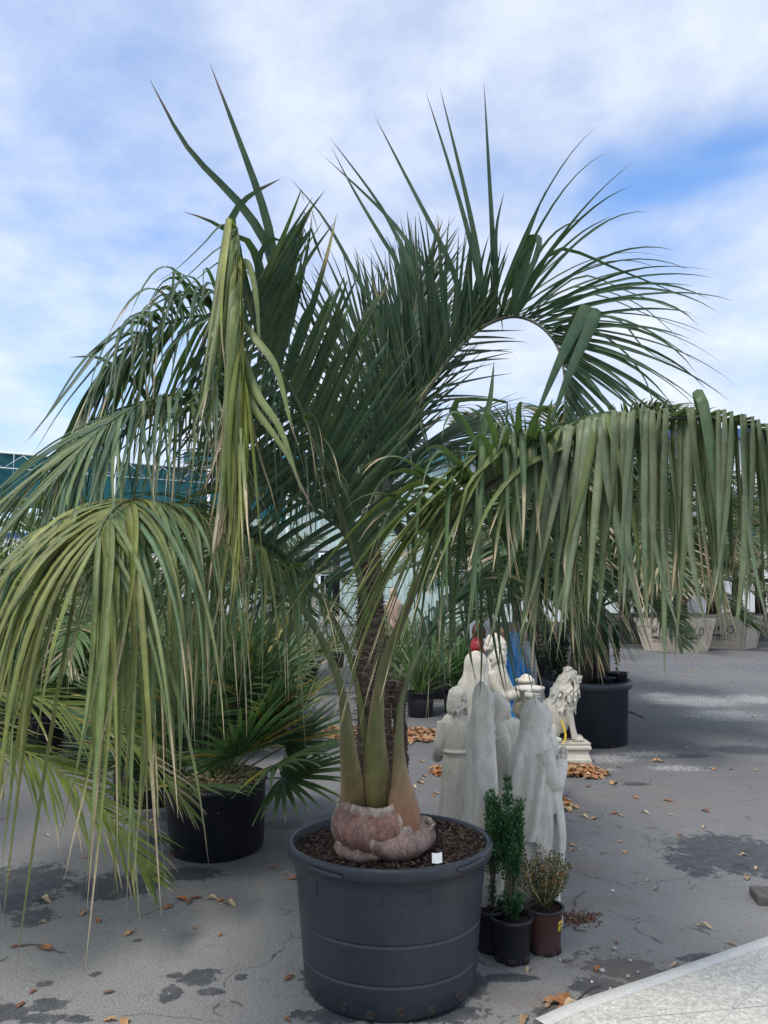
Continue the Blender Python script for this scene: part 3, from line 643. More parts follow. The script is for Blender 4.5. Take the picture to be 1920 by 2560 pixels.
# swollen leaf bases
BC = np.array([BX, BY, 0])
def scale_shell(ph0, ph1, z0, z1, bulge, notch, rb=.105, rt=.135, colr=(.30, .17, .13), off_=0.0, th=.010, skew=0.0):
    nu, nv = 30, 18; Vo = []; C = []
    for lay in (0, 1):
        for i in range(nv+1):
            v_ = i/nv
            for j in range(nu+1):
                u = j/nu*2-1; ph = R(ph0+(ph1-ph0)*(j/nu))
                zt_ = z1-notch*(1-abs(u)**1.6)+notch*.35*math.cos(3*u+skew)+skew*u*.02; zb_ = z0+.035*abs(u)**2.2
                z = zb_+(zt_-zb_)*v_
                r_ = (rb+(rt-rb)*v_+bulge*math.sin(math.pi*min(1, v_**.8*.93+.02)))*(1-.10*abs(u)**3)+off_
                r_ += .005*math.sin(9*u+ph0)*v_+.0025*math.sin(17*u+ph0+5*v_)+.018*max(0, v_-.84)/.16
                r_ -= lay*th*(1 if v_ < .97 else .6)
                Vo.append(BC+np.array([r_*math.sin(ph), -r_*math.cos(ph), z]))
                e = max(np.clip((v_-.84)/.08, 0, 1), np.clip((abs(u)-.90)/.05, 0, 1)*.9)
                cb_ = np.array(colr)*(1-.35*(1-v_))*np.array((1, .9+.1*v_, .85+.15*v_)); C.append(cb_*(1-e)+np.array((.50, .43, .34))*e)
    s = (nu+1); f = []; o1 = (nv+1)*s
    for i in range(nv):
        for j in range(nu):
            a = i*s+j; f.append((a, a+1, a+s+1, a+s)); a += o1; f.append((a+s, a+s+1, a+1, a))
    for j in range(nu): a = nv*s+j; f.append((a, a+1, o1+a+1, o1+a)); f.append((o1+j, o1+j+1, j+1, j))
    for i in range(nv): a = i*s; f.append((a, a+s, o1+a+s, o1+a)); a += nu; f.append((o1+a, o1+a+s, a+s, a))
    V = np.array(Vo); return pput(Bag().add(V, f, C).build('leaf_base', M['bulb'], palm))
scale_shell(-72, 28, .50, .735, .092, .050, colr=(.27, .125, .09), skew=.5)
scale_shell(-10, 78, .485, .652, .092, .030, colr=(.36, .25, .205), off_=.018, skew=-.4)
scale_shell(-75, 8, .48, .572, .060, .018, rb=.12, rt=.155, colr=(.25, .165, .13), off_=.006)
scale_shell(-128, -54, .49, .70, .07, .02, colr=(.33, .24, .19), off_=.004)
scale_shell(58, 112, .485, .615, .055, .02, rb=.12, rt=.17, colr=(.42, .33, .27), off_=.016)
scale_shell(95, 190, .49, .67, .045, .02, colr=(.27, .17, .13))
scale_shell(180, 250, .49, .66, .045, .02, colr=(.27, .17, .13))
b = Bag(); b.add(*ell(BC+[0, 0, .56], (.118, .118, .15))); pput(b.build('root_crown', M['fiber'], palm))

LEAFLETS = []; FR = []
TOP = np.array((.038, .082, .046)); MID = np.array((.062, .112, .050)); HANG = np.array((.155, .195, .068)); YEL = np.array((.215, .24, .065))  # TOP holds the backlit darkness of the upper leaflets in its colour
def frond(ctrl, rad, cols, sheath=None):
    """rachis as one mesh; sheath: list of (px y, half width m, depth m)"""
    p = spline([P(x, y, Y) for x, y, Y in ctrl], 70)
    n = 12; rings = []; C = []; t = frame_path(p); s = np.array((1.0, 0, 0)); u = np.linspace(0, 1, 70)
    px, py_, _ = proj(p)
    for i in range(70):
        s = nrm(s-np.dot(s, t[i])*t[i]); up_ = np.cross(s, t[i]); a = np.arange(n)*2*math.pi/n
        hw = np.interp(u[i], [0, .15, .5, 1], [rad, rad*.9, rad*.6, rad*.2]); dp = hw*.75
        if sheath is not None and py_[i] > sheath[0][0] and i < 35:
            hw = np.interp(py_[i], [q_[0] for q_ in sheath], [q_[1] for q_ in sheath]); dp = np.interp(py_[i], [q_[0] for q_ in sheath], [q_[2] for q_ in sheath])
        rings.append(p[i]+np.outer(np.cos(a), s)*hw+np.outer(np.sin(a), up_)*dp)
        c = np.array(cols[0])*(1-min(1, u[i]*2.2))+np.array(cols[1])*min(1, u[i]*2.2)
        e = np.abs(np.cos(a))[:, None]**6 if sheath is not None and py_[i] > sheath[0][0]+60 and i < 35 else np.zeros((n, 1))
        if sheath is not None and i < 35:
            k_ = np.clip((py_[i]-1850)/230, 0, 1)**1.3*(sheath[-1][3] if len(sheath[-1]) > 3 else .5); c = c*(1-k_)+np.array((.40, .16, .10))*k_
        C.append(c*(1-e*.55)+np.array((.42, .26, .18))*e*.55)
    v, f = loft(rings); o = Bag().add(v, f, np.concatenate(C)).build('frond', M['sheath'], palm); pput(o); FR.append(o)
    return p, o, len(FR)-1
def leaflets(fr, n, u0, Lm, w, ang, vside, col, droop=(.8, 1.6), ncenter=None, nvec=None, kink=None, kp=0., kdir=None, dry=.3, sides=(1, -1), u1=.985, lenp=None, jang=6, lm=(1, 1), seed=0, colb=None, stiff=.5, steps=12, kj=.0):
    p, o, fi = fr; t = frame_path(p); q = random.Random(seed+fi*77)
    nc = P(*ncenter) if ncenter is not None else None
    for k in range(n):
        u = u0+(u1-u0)*(k+.5)/n
        for si, sg in enumerate(sides):
            uu = u+q.uniform(-.3, .3)*(u1-u0)/n; x = uu*(len(p)-1); i = min(int(x), len(p)-2); c = p[i]+(p[i+1]-p[i])*(x-i); T = t[i]
            Nh = (c-nc) if nc is not None else np.array(nvec, float)
            Nn = nrm(Nh-np.dot(Nh, T)*T); Sd = np.cross(T, Nn)
            f_ = (uu-u0)/(u1-u0)
            prof = np.interp(f_, *(lenp or ([0, .12, .45, .8, 1], [.55, .85, 1, .75, .42])))*lm[si]
            a = R(ang[0]+(ang[1]-ang[0])*f_+q.uniform(-jang, jang)); v_ = R((vside[si] if not isinstance(vside[si], tuple) else vside[si][0]+(vside[si][1]-vside[si][0])*f_)+q.uniform(-9, 9))
            d = nrm(T*math.cos(a)+math.sin(a)*(sg*Sd*math.cos(v_)+Nn*math.sin(v_)))
            kk = None; kd_ = None
            if q.random() < kp: kk = q.uniform(*kink); kd_ = kdir if kdir is None else np.array(kdir, float)+np.array([q.gauss(0, kj), q.gauss(0, kj*.6), 0])*abs(kdir[2])
            pp = grow(c, d, Lm*prof*q.uniform(.86, 1.08), q.uniform(*droop), steps, kk, kd_, stiff, np.array([q.gauss(0, .35), q.gauss(0, .35), q.gauss(0, .1)]))
            cl = jit(col if (colb is None or q.random() < .5) else colb, .16, q)
            r_ = q.random(); tip = None; d0_ = .93
            if r_ < dry: tip = DRY*q.uniform(.75, 1.25); d0_ = q.uniform(.62, .9)
            elif r_ < .75: tip = PURP; d0_ = .9
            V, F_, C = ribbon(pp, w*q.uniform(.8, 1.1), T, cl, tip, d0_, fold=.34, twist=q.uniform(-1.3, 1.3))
            if tip is not None and r_ < dry and q.random() < .7:
                j0 = int(steps*.72); e_ = pp[j0:]+np.linspace(0, 1, len(pp)-j0)[:, None]**1.5*np.array([q.uniform(-.03, .03), q.uniform(-.03, .03), q.uniform(-.02, .02)])
                V2, F2, C2 = ribbon(e_, w*.14, T, DRY*q.uniform(.7, 1.2), None, fold=.1); o_ = len(V); V = list(V)+list(V2); F_ = F_+[tuple(z_+o_ for z_ in f2) for f2 in F2]; C = list(C)+list(C2)
            LEAFLETS.append((fi, V, F_, C, pp, w))
def tr(fr, pts, w, col, tip=PURP, d0_=.86, side=(1, 0, .1), n=14, fold=.2, tw=0.):
    """one leaflet followed point by point: (x, y, depth)"""
    p = spline([P(*a) for a in pts], n); V, F_, C = ribbon(p, w, side, np.array(col), tip, d0_, fold=fold, twist=tw)
    LEAFLETS.append((fr[2], V, F_, C, p, w))
OL = (.135, .145, .032)
# frond over the centre, blade facing the camera, tip nodding over (B)
B = frond([(930, 1800, 3.12), (925, 1640, 3.10), (912, 1500, 3.0), (878, 1370, 2.95), (851, 1278, 2.9), (825, 1186, 2.86), (781, 1088, 2.8), (732, 980, 2.74), (678, 898, 2.68), (634, 800, 2.6), (604, 690, 2.52), (592, 600, 2.44), (590, 568, 2.38), (592, 640, 2.31), (598, 760, 2.25), (602, 880, 2.21), (606, 960, 2.19)], .017, [(.09, .13, .05), (.075, .12, .05)])
leaflets(B, 56, .24, .66, .026, (54, 46), (14, 12), TOP, (.15, .5), nvec=(0, -1, 0), kink=(.5, .9), kp=.65, kdir=(.15, .6, -1), sides=(1,), u1=.66, dry=.05, colb=MID, lenp=([0, .15, .6, 1], [.6, .95, .95, .7]))
leaflets(B, 56, .24, .66, .018, (100, 88), (10, 10), TOP, (2.2, 4.0), nvec=(0, -1, 0), kink=(.3, .6), kp=.25, sides=(-1,), u1=.66, dry=.15, lenp=([0, .15, .6, 1], [.5, .9, .95, .7]), seed=4)
leaflets(B, 24, .74, .86, .026, (25, 12), (60, 60), HANG, (6, 10), nvec=(-.1, -1, 0), kink=(.02, .08), kp=.95, kdir=(0, -.05, -1), sides=(1, -1), dry=.5, colb=YEL, u1=.99, lenp=([0, .5, 1], [.75, 1, .9]), seed=9, stiff=0)
for s_ in (
 [(668, 900, 2.66), (684, 700, 2.62), (672, 620, 2.6), (600, 510, 2.56), (470, 370, 2.5), (375, 200, 2.45)],
 [(690, 920, 2.68), (683, 720, 2.64), (680, 620, 2.6), (655, 510, 2.56), (590, 330, 2.5), (525, 160, 2.46)],
 [(634, 800, 2.6), (596, 650, 2.5), (580, 560, 2.45), (590, 525, 2.42), (630, 485, 2.4), (702, 447, 2.38)],
 [(660, 860, 2.66), (652, 690, 2.58), (625, 610, 2.5), (590, 590, 2.45), (520, 550, 2.4), (460, 530, 2.36)]): tr(B, s_, .036, TOP)
for s_ in (
 [(604, 690, 2.52), (590, 600, 2.46), (560, 560, 2.4), (500, 620, 2.36), (420, 690, 2.34), (360, 715, 2.33)],
 [(610, 720, 2.54), (592, 620, 2.48), (550, 620, 2.42), (470, 690, 2.4), (370, 780, 2.38)],
 [(612, 740, 2.54), (598, 660, 2.48), (560, 650, 2.42), (480, 710, 2.4), (400, 790, 2.38)],
 [(640, 820, 2.6), (650, 640, 2.52), (690, 595, 2.48), (710, 620, 2.46), (718, 670, 2.45)],
 [(604, 700, 2.5), (600, 650, 2.4), (590, 645, 2.34), (560, 720, 2.3), (500, 870, 2.27)],
 [(606, 700, 2.5), (612, 650, 2.4), (628, 680, 2.34), (642, 760, 2.3), (650, 890, 2.27)],
 [(600, 800, 2.3), (640, 850, 2.25), (690, 920, 2.22), (730, 1070, 2.2), (745, 1110, 2.19)],
 [(600, 860, 2.3), (640, 980, 2.22), (700, 1070, 2.2), (745, 1200, 2.18), (785, 1275, 2.17)],
 [(602, 900, 2.3), (630, 1010, 2.22), (680, 1080, 2.2), (730, 1160, 2.18), (752, 1230, 2.17)]): tr(B, s_, .024, HANG if s_[-1][1] > 860 else TOP)
# right-hand arching ring (A)
A = frond([(925, 1400, 3.1), (935, 1300, 3.1), (965, 1190, 3.12), (1010, 1080, 3.15), (1060, 990, 3.18), (1120, 900, 3.2), (1190, 830, 3.2), (1250, 798, 3.15), (1300, 793, 3.1), (1350, 815, 3.05), (1390, 860, 3.0), (1408, 920, 2.95), (1412, 990, 2.9), (1408, 1080, 2.86)], .014, [(.07, .10, .045), (.055, .075, .04)])
AC = (1235, 1010, 3.1)
leaflets(A, 66, .14, .74, .022, (50, 40), ((30, 50), (45, 60)), TOP, (.2, .9), ncenter=AC, kink=(.5, .8), kp=.12, dry=.04, u1=.60, seed=2)
leaflets(A, 34, .60, .85, .017, (42, 30), (50, 60), TOP, (.7, 1.7), ncenter=AC, dry=.05, lenp=([0, .3, 1], [1, .95, .5]), seed=5)
leaflets(A, 14, .28, .48, .012, (45, 40), (-10, -28), TOP*.9, (.2, .8), ncenter=AC, dry=.0, u1=.58, sides=(1, -1), seed=6)
for s_ in (
 [(1170, 860, 3.2), (1140, 700, 3.15), (1100, 606, 3.1), (1023, 457, 3.05), (937, 290, 3.0)],
 [(1120, 900, 3.2), (1080, 700, 3.15), (1023, 611, 3.1), (975, 548, 3.1), (903, 476, 3.05), (811, 392, 3.0)],
 [(1100, 930, 3.2), (1040, 700, 3.2), (965, 539, 3.2), (903, 447, 3.15), (826, 346, 3.1)],
 [(1070, 980, 3.2), (1020, 760, 3.15), (999, 669, 3.15), (941, 572, 3.1), (879, 466, 3.1), (830, 370, 3.05)],
 [(1020, 1050, 3.15), (960, 830, 3.1), (879, 669, 3.05), (811, 548, 3.0), (727, 447, 2.95)],
 [(1218, 815, 3.2), (1206, 747, 3.15), (1174, 595, 3.1), (1125, 421, 3.05), (1065, 231, 3.0)],
 [(1225, 812, 3.2), (1209, 736, 3.2), (1190, 611, 3.2), (1157, 454, 3.15), (1100, 220, 3.1)],
 [(1232, 806, 3.2), (1233, 700, 3.15), (1231, 584, 3.1), (1222, 421, 3.05), (1210, 204, 3.0)],
 [(1236, 804, 3.2), (1240, 700, 3.15), (1241, 573, 3.1), (1260, 481, 3.1)],
 [(1250, 798, 3.15), (1275, 700, 3.1), (1304, 627, 3.05), (1366, 470, 3.0)],
 [(1262, 796, 3.15), (1304, 703, 3.1), (1380, 589, 3.05), (1461, 541, 3.0)],
 [(1280, 794, 3.12), (1310, 750, 3.1), (1358, 671, 3.05), (1450, 584, 3.0), (1532, 538, 2.95)],
 [(1288, 793, 3.1), (1336, 693, 3.05), (1401, 622, 3.0), (1560, 680, 2.95), (1727, 747, 2.9)],
 [(1310, 795, 3.1), (1380, 736, 3.05), (1461, 690, 3.0), (1570, 730, 2.95), (1757, 798, 2.9)],
 [(1330, 803, 3.1), (1391, 758, 3.05), (1488, 738, 3.0), (1624, 790, 2.95), (1751, 836, 2.9)],
 [(1320, 798, 3.1), (1380, 745, 3.0), (1461, 718, 2.95), (1597, 763, 2.9), (1724, 871, 2.85)],
 [(1345, 812, 3.1), (1400, 798, 3.0), (1515, 790, 2.95), (1624, 828, 2.9), (1749, 909, 2.85)],
 [(1370, 835, 3.0), (1430, 800, 2.95), (1543, 800, 2.9), (1620, 880, 2.85), (1732, 926, 2.8)],
 [(1385, 855, 3.0), (1460, 820, 2.95), (1550, 870, 2.9), (1613, 950, 2.85), (1640, 1040, 2.82)]): tr(A, s_, .030, TOP*1.05, side=(.6, .3, .5))
for s_ in (
 [(1404, 900, 2.92), (1440, 800, 2.84), (1468, 765, 2.8), (1450, 800, 2.78), (1400, 900, 2.76), (1330, 1065, 2.74)],
 [(1407, 910, 2.92), (1470, 810, 2.84), (1492, 775, 2.8), (1470, 830, 2.78), (1425, 930, 2.76), (1368, 1080, 2.74)],
 [(1290, 795, 3.1), (1300, 690, 3.0), (1335, 585, 2.95), (1349, 610, 2.92), (1325, 680, 2.9), (1290, 760, 2.88)]): tr(A, s_, .050, TOP*1.1, tip=None, fold=.12)
# upright frond behind the centre
I_ = frond([(928, 1400, 3.2), (945, 1220, 3.28), (975, 1060, 3.38), (1010, 900, 3.45), (1035, 780, 3.5), (1048, 690, 3.5)], .013, [(.07, .11, .05), (.06, .1, .05)])
leaflets(I_, 50, .25, .60, .019, (38, 16), (20, 20), TOP*.95, (.05, .4), nvec=(0, -1, 0), dry=.05, lenp=([0, .2, .7, 1], [.6, 1, .85, .6]), seed=12)
J_ = frond([(922, 1400, 3.25), (900, 1200, 3.4), (890, 1020, 3.55), (905, 880, 3.7), (950, 780, 3.8)], .013, [(.07, .11, .05), (.06, .1, .05)])
leaflets(J_, 50, .2, .72, .023, (55, 35), (20, 20), TOP*.9, (.3, .9), nvec=(.2, -1, 0), dry=.05, seed=14)
# left upper frond, drooping away to the left (D)
D = frond([(915, 1450, 3.2), (872, 1280, 3.25), (800, 1090, 3.35), (710, 920, 3.4), (610, 815, 3.4), (500, 790, 3.35), (400, 815, 3.25), (310, 880, 3.12), (235, 970, 3.0), (185, 1070, 2.9)], .014, [(.07, .11, .05), (.06, .09, .045)])
leaflets(D, 112, .30, .98, .0185, (122, 16), (-14, 0), TOP*1.05, (2.0, 3.6), ncenter=(600, 1500, 3.2), dry=.22, kink=(.3, .7), kp=.1, seed=20, colb=MID, lenp=([0, .15, .6, .85, 1], [.5, .95, 1, .8, .5]))
for s_ in (
 [(320, 830, 3.1), (260, 860, 3.0), (180, 960, 2.9), (110, 1050, 2.85), (60, 1110, 2.82)],
 [(400, 775, 3.2), (330, 800, 3.05), (210, 900, 2.95), (130, 1020, 2.9), (75, 1100, 2.86)],
 [(500, 768, 3.3), (380, 780, 3.1), (300, 850, 3.0), (170, 1000, 2.95), (80, 1140, 2.9)],
 [(560, 790, 3.3), (480, 740, 3.1), (428, 742, 3.05), (340, 790, 3.0), (200, 900, 2.95)],
 [(330, 1080, 3.2), (370, 1000, 3.15), (260, 900, 3.1), (172, 893, 3.08)]): tr(D, s_, .028, TOP*1.15)
D2 = frond([(912, 1460, 3.15), (865, 1340, 3.1), (785, 1190, 3.05), (690, 1070, 3.0), (575, 1000, 2.95), (455, 985, 2.78), (345, 1015, 2.62), (245, 1080, 2.46), (160, 1180, 2.32)], .013, [(.07, .11, .05), (.06, .09, .045)])
leaflets(D2, 84, .24, .90, .0155, (92, 22), (-6, 2), np.array((.105, .15, .058)), (1.6, 3.2), ncenter=(600, 1700, 3.0), dry=.22, kink=(.3, .7), kp=.12, seed=25, colb=TOP*1.2, lenp=([0, .15, .6, .85, 1], [.5, .95, 1, .8, .5]))
# left lower frond reaching towards the camera (E)
E_ = frond([(893, 2070, 3.12), (884, 1980, 3.05), (868, 1850, 2.92), (860, 1760, 2.9), (835, 1665, 2.87), (785, 1565, 2.82), (715, 1468, 2.78), (658, 1405, 2.72), (590, 1362, 2.65), (527, 1329, 2.58), (447, 1275, 2.45), (371, 1253, 2.3), (312, 1255, 2.15), (262, 1300, 2.02), (232, 1380, 1.95)], .019, [OL, (.07, .105, .045)],
   sheath=[(1740, .016, .012), (1825, .026, .015), (1898, .034, .022), (1960, .046, .03), (2010, .058, .04), (2080, .072, .055, .55)])
leaflets(E_, 74, .44, .90, .0135, (66, 40), (-10, -6), HANG*.85, (3.0, 7.0), ncenter=(400, 1900, 2.4), kink=(.3, .6), kp=.08, kdir=(-.25, 0, -1), dry=.3, colb=MID*1.2, seed=31, stiff=.2, lenp=([0, .15, .5, 1], [.55, .85, 1, .9]))
leaflets(E_, 26, .82, 1.14, .0160, (38, 18), (5, 5), YEL*.85, (4, 8), ncenter=(300, 1900, 2.2), kink=(.08, .25), kp=.2, kdir=(.05, -.05, -1), dry=.35, colb=HANG, seed=33, stiff=0, u1=.99)
# second left frond behind it (F)
F_r = frond([(915, 1900, 3.06), (905, 1780, 3.05), (885, 1680, 3.05), (850, 1580, 3.05), (795, 1490, 3.05), (715, 1400, 3.1), (620, 1335, 3.15), (500, 1300, 3.2), (390, 1325, 3.15), (300, 1400, 3.1)], .013, [OL, (.06, .1, .04)])
leaflets(F_r, 88, .42, .80, .015, (55, 28), (10, 10), MID, (1.8, 4.0), ncenter=(560, 1900, 3.1), kink=(.2, .6), kp=.3, dry=.4, seed=41, stiff=.2)
# long right-hand frond in front, leaflets hanging like a curtain (G)
G_ = frond([(945, 2050, 3.06), (942, 1960, 3.03), (940, 1833, 2.97), (948, 1720, 2.95), (967, 1643, 2.94), (1001, 1559, 2.9), (1056, 1432, 2.82), (1125, 1320, 2.72), (1203, 1232, 2.62), (1275, 1180, 2.55), (1346, 1138, 2.48), (1431, 1095, 2.42), (1515, 1066, 2.36), (1600, 1052, 2.32), (1700, 1045, 2.27), (1800, 1050, 2.23), (1900, 1076, 2.2), (2020, 1140, 2.17), (2120, 1240, 2.14)], .020, [OL, (.045, .06, .035)],
   sheath=[(1640, .022, .014), (1720, .020, .014), (1800, .030, .016), (1870, .040, .02), (1934, .055, .028), (2000, .045, .03), (2080, .035, .03, .25)])
leaflets(G_, 66, .62, .80, .028, (50, 35), (40, 34), np.array((.155, .19, .105)), (6, 10), ncenter=(1500, 1700, 2.4), kink=(.03, .11), kp=1., kdir=(-.32, -.06, -3.0), dry=.27, colb=np.array((.105, .145, .08)), seed=51, stiff=0, kj=.07, lenp=([0, .5, .8, 1], [1, .88, .8, .7]), lm=(1, .9))
leaflets(G_, 36, .43, .78, .023, (60, 50), (20, 30), MID*1.1, (1.6, 3.2), ncenter=(1300, 1700, 2.6), kink=(.1, .4), kp=.5, dry=.3, u1=.64, seed=53, stiff=.2)
for s_ in (
 [(1203, 1225, 2.6), (1150, 1170, 2.5), (1030, 1260, 2.42), (900, 1400, 2.36), (792, 1590, 2.3)],
 [(1230, 1205, 2.6), (1190, 1140, 2.48), (1080, 1220, 2.4), (970, 1340, 2.34), (889, 1485, 2.3)],
 [(1240, 1200, 2.6), (1210, 1130, 2.48), (1120, 1210, 2.4), (1020, 1310, 2.34), (954, 1400, 2.3)],
 [(1280, 1180, 2.55), (1281, 1090, 2.45), (1220, 1150, 2.38), (1130, 1330, 2.33), (1064, 1490, 2.3)],
 [(1285, 1175, 2.54), (1300, 1085, 2.42), (1240, 1140, 2.38), (1172, 1207, 2.35), (1150, 1290, 2.33), (1127, 1370, 2.32)],
 [(1320, 1155, 2.5), (1325, 1072, 2.42), (1300, 1110, 2.38), (1278, 1169, 2.36), (1250, 1260, 2.34), (1222, 1340, 2.32)],
 [(1335, 1145, 2.5), (1360, 1085, 2.42), (1320, 1140, 2.38), (1260, 1250, 2.35), (1232, 1430, 2.33)],
 [(1370, 1125, 2.48), (1392, 1072, 2.4), (1380, 1110, 2.36), (1355, 1217, 2.34), (1341, 1335, 2.32)],
 [(1300, 1170, 2.5), (1310, 1150, 2.42), (1296, 1205, 2.38), (1283, 1313, 2.36), (1295, 1378, 2.35)],
 [(1440, 1090, 2.42), (1492, 1045, 2.36), (1480, 1110, 2.32), (1457, 1217, 2.3), (1413, 1386, 2.28), (1418, 1460, 2.27)],
 [(1420, 1100, 2.44), (1400, 1120, 2.38), (1290, 1180, 2.34), (1210, 1290, 2.32), (1170, 1420, 2.3)],
 [(1470, 1080, 2.4), (1515, 1035, 2.34), (1530, 1080, 2.3), (1570, 1230, 2.28), (1600, 1400, 2.27), (1615, 1500, 2.26)],
 [(1150, 1300, 2.7), (1080, 1250, 2.6), (960, 1330, 2.52), (850, 1480, 2.46), (760, 1640, 2.42)],
 [(1120, 1330, 2.72), (1060, 1290, 2.62), (980, 1370, 2.55), (890, 1530, 2.5), (834, 1694, 2.46)],
 [(1130, 1320, 2.72), (1090, 1290, 2.62), (1010, 1370, 2.55), (920, 1560, 2.5), (872, 1705, 2.46)],
 [(1180, 1260, 2.66), (1090, 1200, 2.55), (950, 1260, 2.48), (800, 1420, 2.4), (700, 1560, 2.36)]): tr(G_, s_, .030, HANG*.9, tip=DRY*1.3, d0_=.84, side=(1, .1, .2))
qg = random.Random(88)
for i in range(22):
    x0_, y0_ = qg.uniform(1080, 1290), 0; y0_ = 1370-(x0_-1080)*.93; dx_ = qg.uniform(230, 430); dy_ = qg.uniform(330, 560); Yd = 2.78-(x0_-1080)*.0009
    tr(G_, [(x0_, y0_, Yd), (x0_-dx_*.16, y0_-qg.uniform(20, 70), Yd-.1), (x0_-dx_*.45, y0_+dy_*.12, Yd-.18), (x0_-dx_*.75, y0_+dy_*.5, Yd-.24), (x0_-dx_, y0_+dy_, Yd-.28)], qg.uniform(.016, .024), jit(HANG*.75, .2, qg), tip=DRY*1.25, d0_=qg.uniform(.82, .92), side=(1, .1, .2), tw=qg.uniform(-.8, .8))
for s_ in (
 [(1190, 1100, 2.8), (1130, 1010, 2.75), (1240, 1000, 2.7), (1268, 1010, 2.68), (1262, 1080, 2.66), (1245, 1160, 2.65)],
 [(1230, 1210, 2.6), (1200, 1120, 2.58), (1225, 1000, 2.57), (1235, 905, 2.56)],
 [(1250, 1190, 2.6), (1232, 1130, 2.55), (1240, 1050, 2.53), (1218, 1150, 2.5)],
 [(1760, 1050, 2.24), (1740, 990, 2.22), (1752, 985, 2.2), (1770, 1080, 2.19), (1790, 1250, 2.18), (1800, 1400, 2.17)]): tr(G_, s_, .032, MID, tip=None)
# right petiole with pink sheath (H)
H_ = frond([(1012, 2092, 3.05), (1007, 2010, 3.01), (998, 1900, 3.0), (998, 1833, 3.0), (1006, 1740, 3.02), (1043, 1643, 3.05), (1106, 1537, 3.1), (1180, 1455, 3.15), (1260, 1410, 3.2), (1340, 1410, 3.2), (1400, 1460, 3.2), (1440, 1540, 3.2)], .014, [OL, (.06, .1, .04)],
   sheath=[(1740, .012, .010), (1825, .016, .012), (1898, .024, .018), (1952, .036, .026), (2010, .058, .04), (2060, .068, .055), (2110, .062, .05, 1.0)])
leaflets(H_, 60, .45, .70, .018, (55, 30), (10, 10), TOP*1.1, (2, 4.5), ncenter=(1250, 1900, 3.1), kink=(.1, .5), kp=.4, dry=.5, seed=61, stiff=.1)
K_ = frond([(940, 1500, 3.15), (1000, 1380, 3.2), (1080, 1300, 3.28), (1180, 1290, 3.35), (1270, 1350, 3.38), (1320, 1450, 3.38)], .012, [(.06, .1, .045), (.05, .08, .04)])
leaflets(K_, 54, .25, .66, .021, (58, 30), (15, 15), TOP, (1.2, 3.0), ncenter=(1150, 1800, 3.3), kink=(.2, .6), kp=.3, dry=.2, seed=63)
K2 = frond([(915, 1450, 3.2), (860, 1320, 3.4), (780, 1220, 3.65), (680, 1190, 3.9), (590, 1230, 4.1)], .012, [(.06, .1, .045), (.05, .08, .04)])
leaflets(K2, 50, .2, .75, .021, (58, 30), (15, 15), TOP, (.9, 2.2), ncenter=(750, 1800, 3.6), dry=.2, seed=65)
K3 = frond([(930, 1400, 3.2), (950, 1260, 3.4), (1010, 1150, 3.7), (1090, 1110, 4.0), (1180, 1140, 4.25)], .012, [(.06, .1, .045), (.05, .08, .04)])
leaflets(K3, 50, .2, .75, .021, (58, 30), (15, 15), TOP, (.6, 1.8), ncenter=(1050, 1800, 3.7), dry=.1, seed=67)
# the broadest leaflets in view stay single parts of their frond, the rest are one mass
sc = []
for i, (fi, V, F_, C, pp, w) in enumerate(LEAFLETS):
    x, y, d = proj(pp); vis = ((x > 0) & (x < 1920) & (y > 0) & (y < 2560)).mean()
    sc.append((-(np.hypot(np.diff(x), np.diff(y)).sum()*w/d.mean()*vis), i))
sc.sort(); big = set(i for _, i in sc[:296]); rest = Bag()
for i, (fi, V, F_, C, pp, w) in enumerate(LEAFLETS):
    if i in big: Bag().add(V, F_, C).build('leaflet', M['leaf'], FR[fi])
    else: rest.add(V, F_, C)
pput(rest.build('small_leaflets', M['leaf'], palm, stuff=True))
# ------------------------------------------------------------------ cast statues
def sculpt(parts, voxel, smooth=4, name='statue_body', m='stone', parent=None, fine=None, stuff=None):
    """union overlapping closed shapes into one continuous surface"""
    b = Bag(); [b.add(v, f) for v, f in parts]; o = b.build('tmp', None, smooth=False)
    md = o.modifiers.new('r', 'REMESH'); md.mode = 'VOXEL'; md.voxel_size = voxel; md.adaptivity = 0.0
    if smooth: s = o.modifiers.new('s', 'SMOOTH'); s.iterations = smooth; s.factor = .5
    dg = bpy.context.evaluated_depsgraph_get(); me = bpy.data.meshes.new_from_object(o.evaluated_get(dg)); bpy.data.objects.remove(o)
    me.name = name; me.materials.clear(); me.materials.append(M[m]); me.shade_smooth()
    if fine is not None:
        n = len(me.vertices); co = np.empty(n*3, np.float32); me.vertices.foreach_get('co', co); co = co.reshape(-1, 3).astype(float)
        no = np.empty(n*3, np.float32); me.vertices.foreach_get('normal', no); no = no.reshape(-1, 3)
        co += no*fine(co)[:, None]; me.vertices.foreach_set('co', co.astype(np.float32).ravel()); me.update()
    return link(name, me, parent)
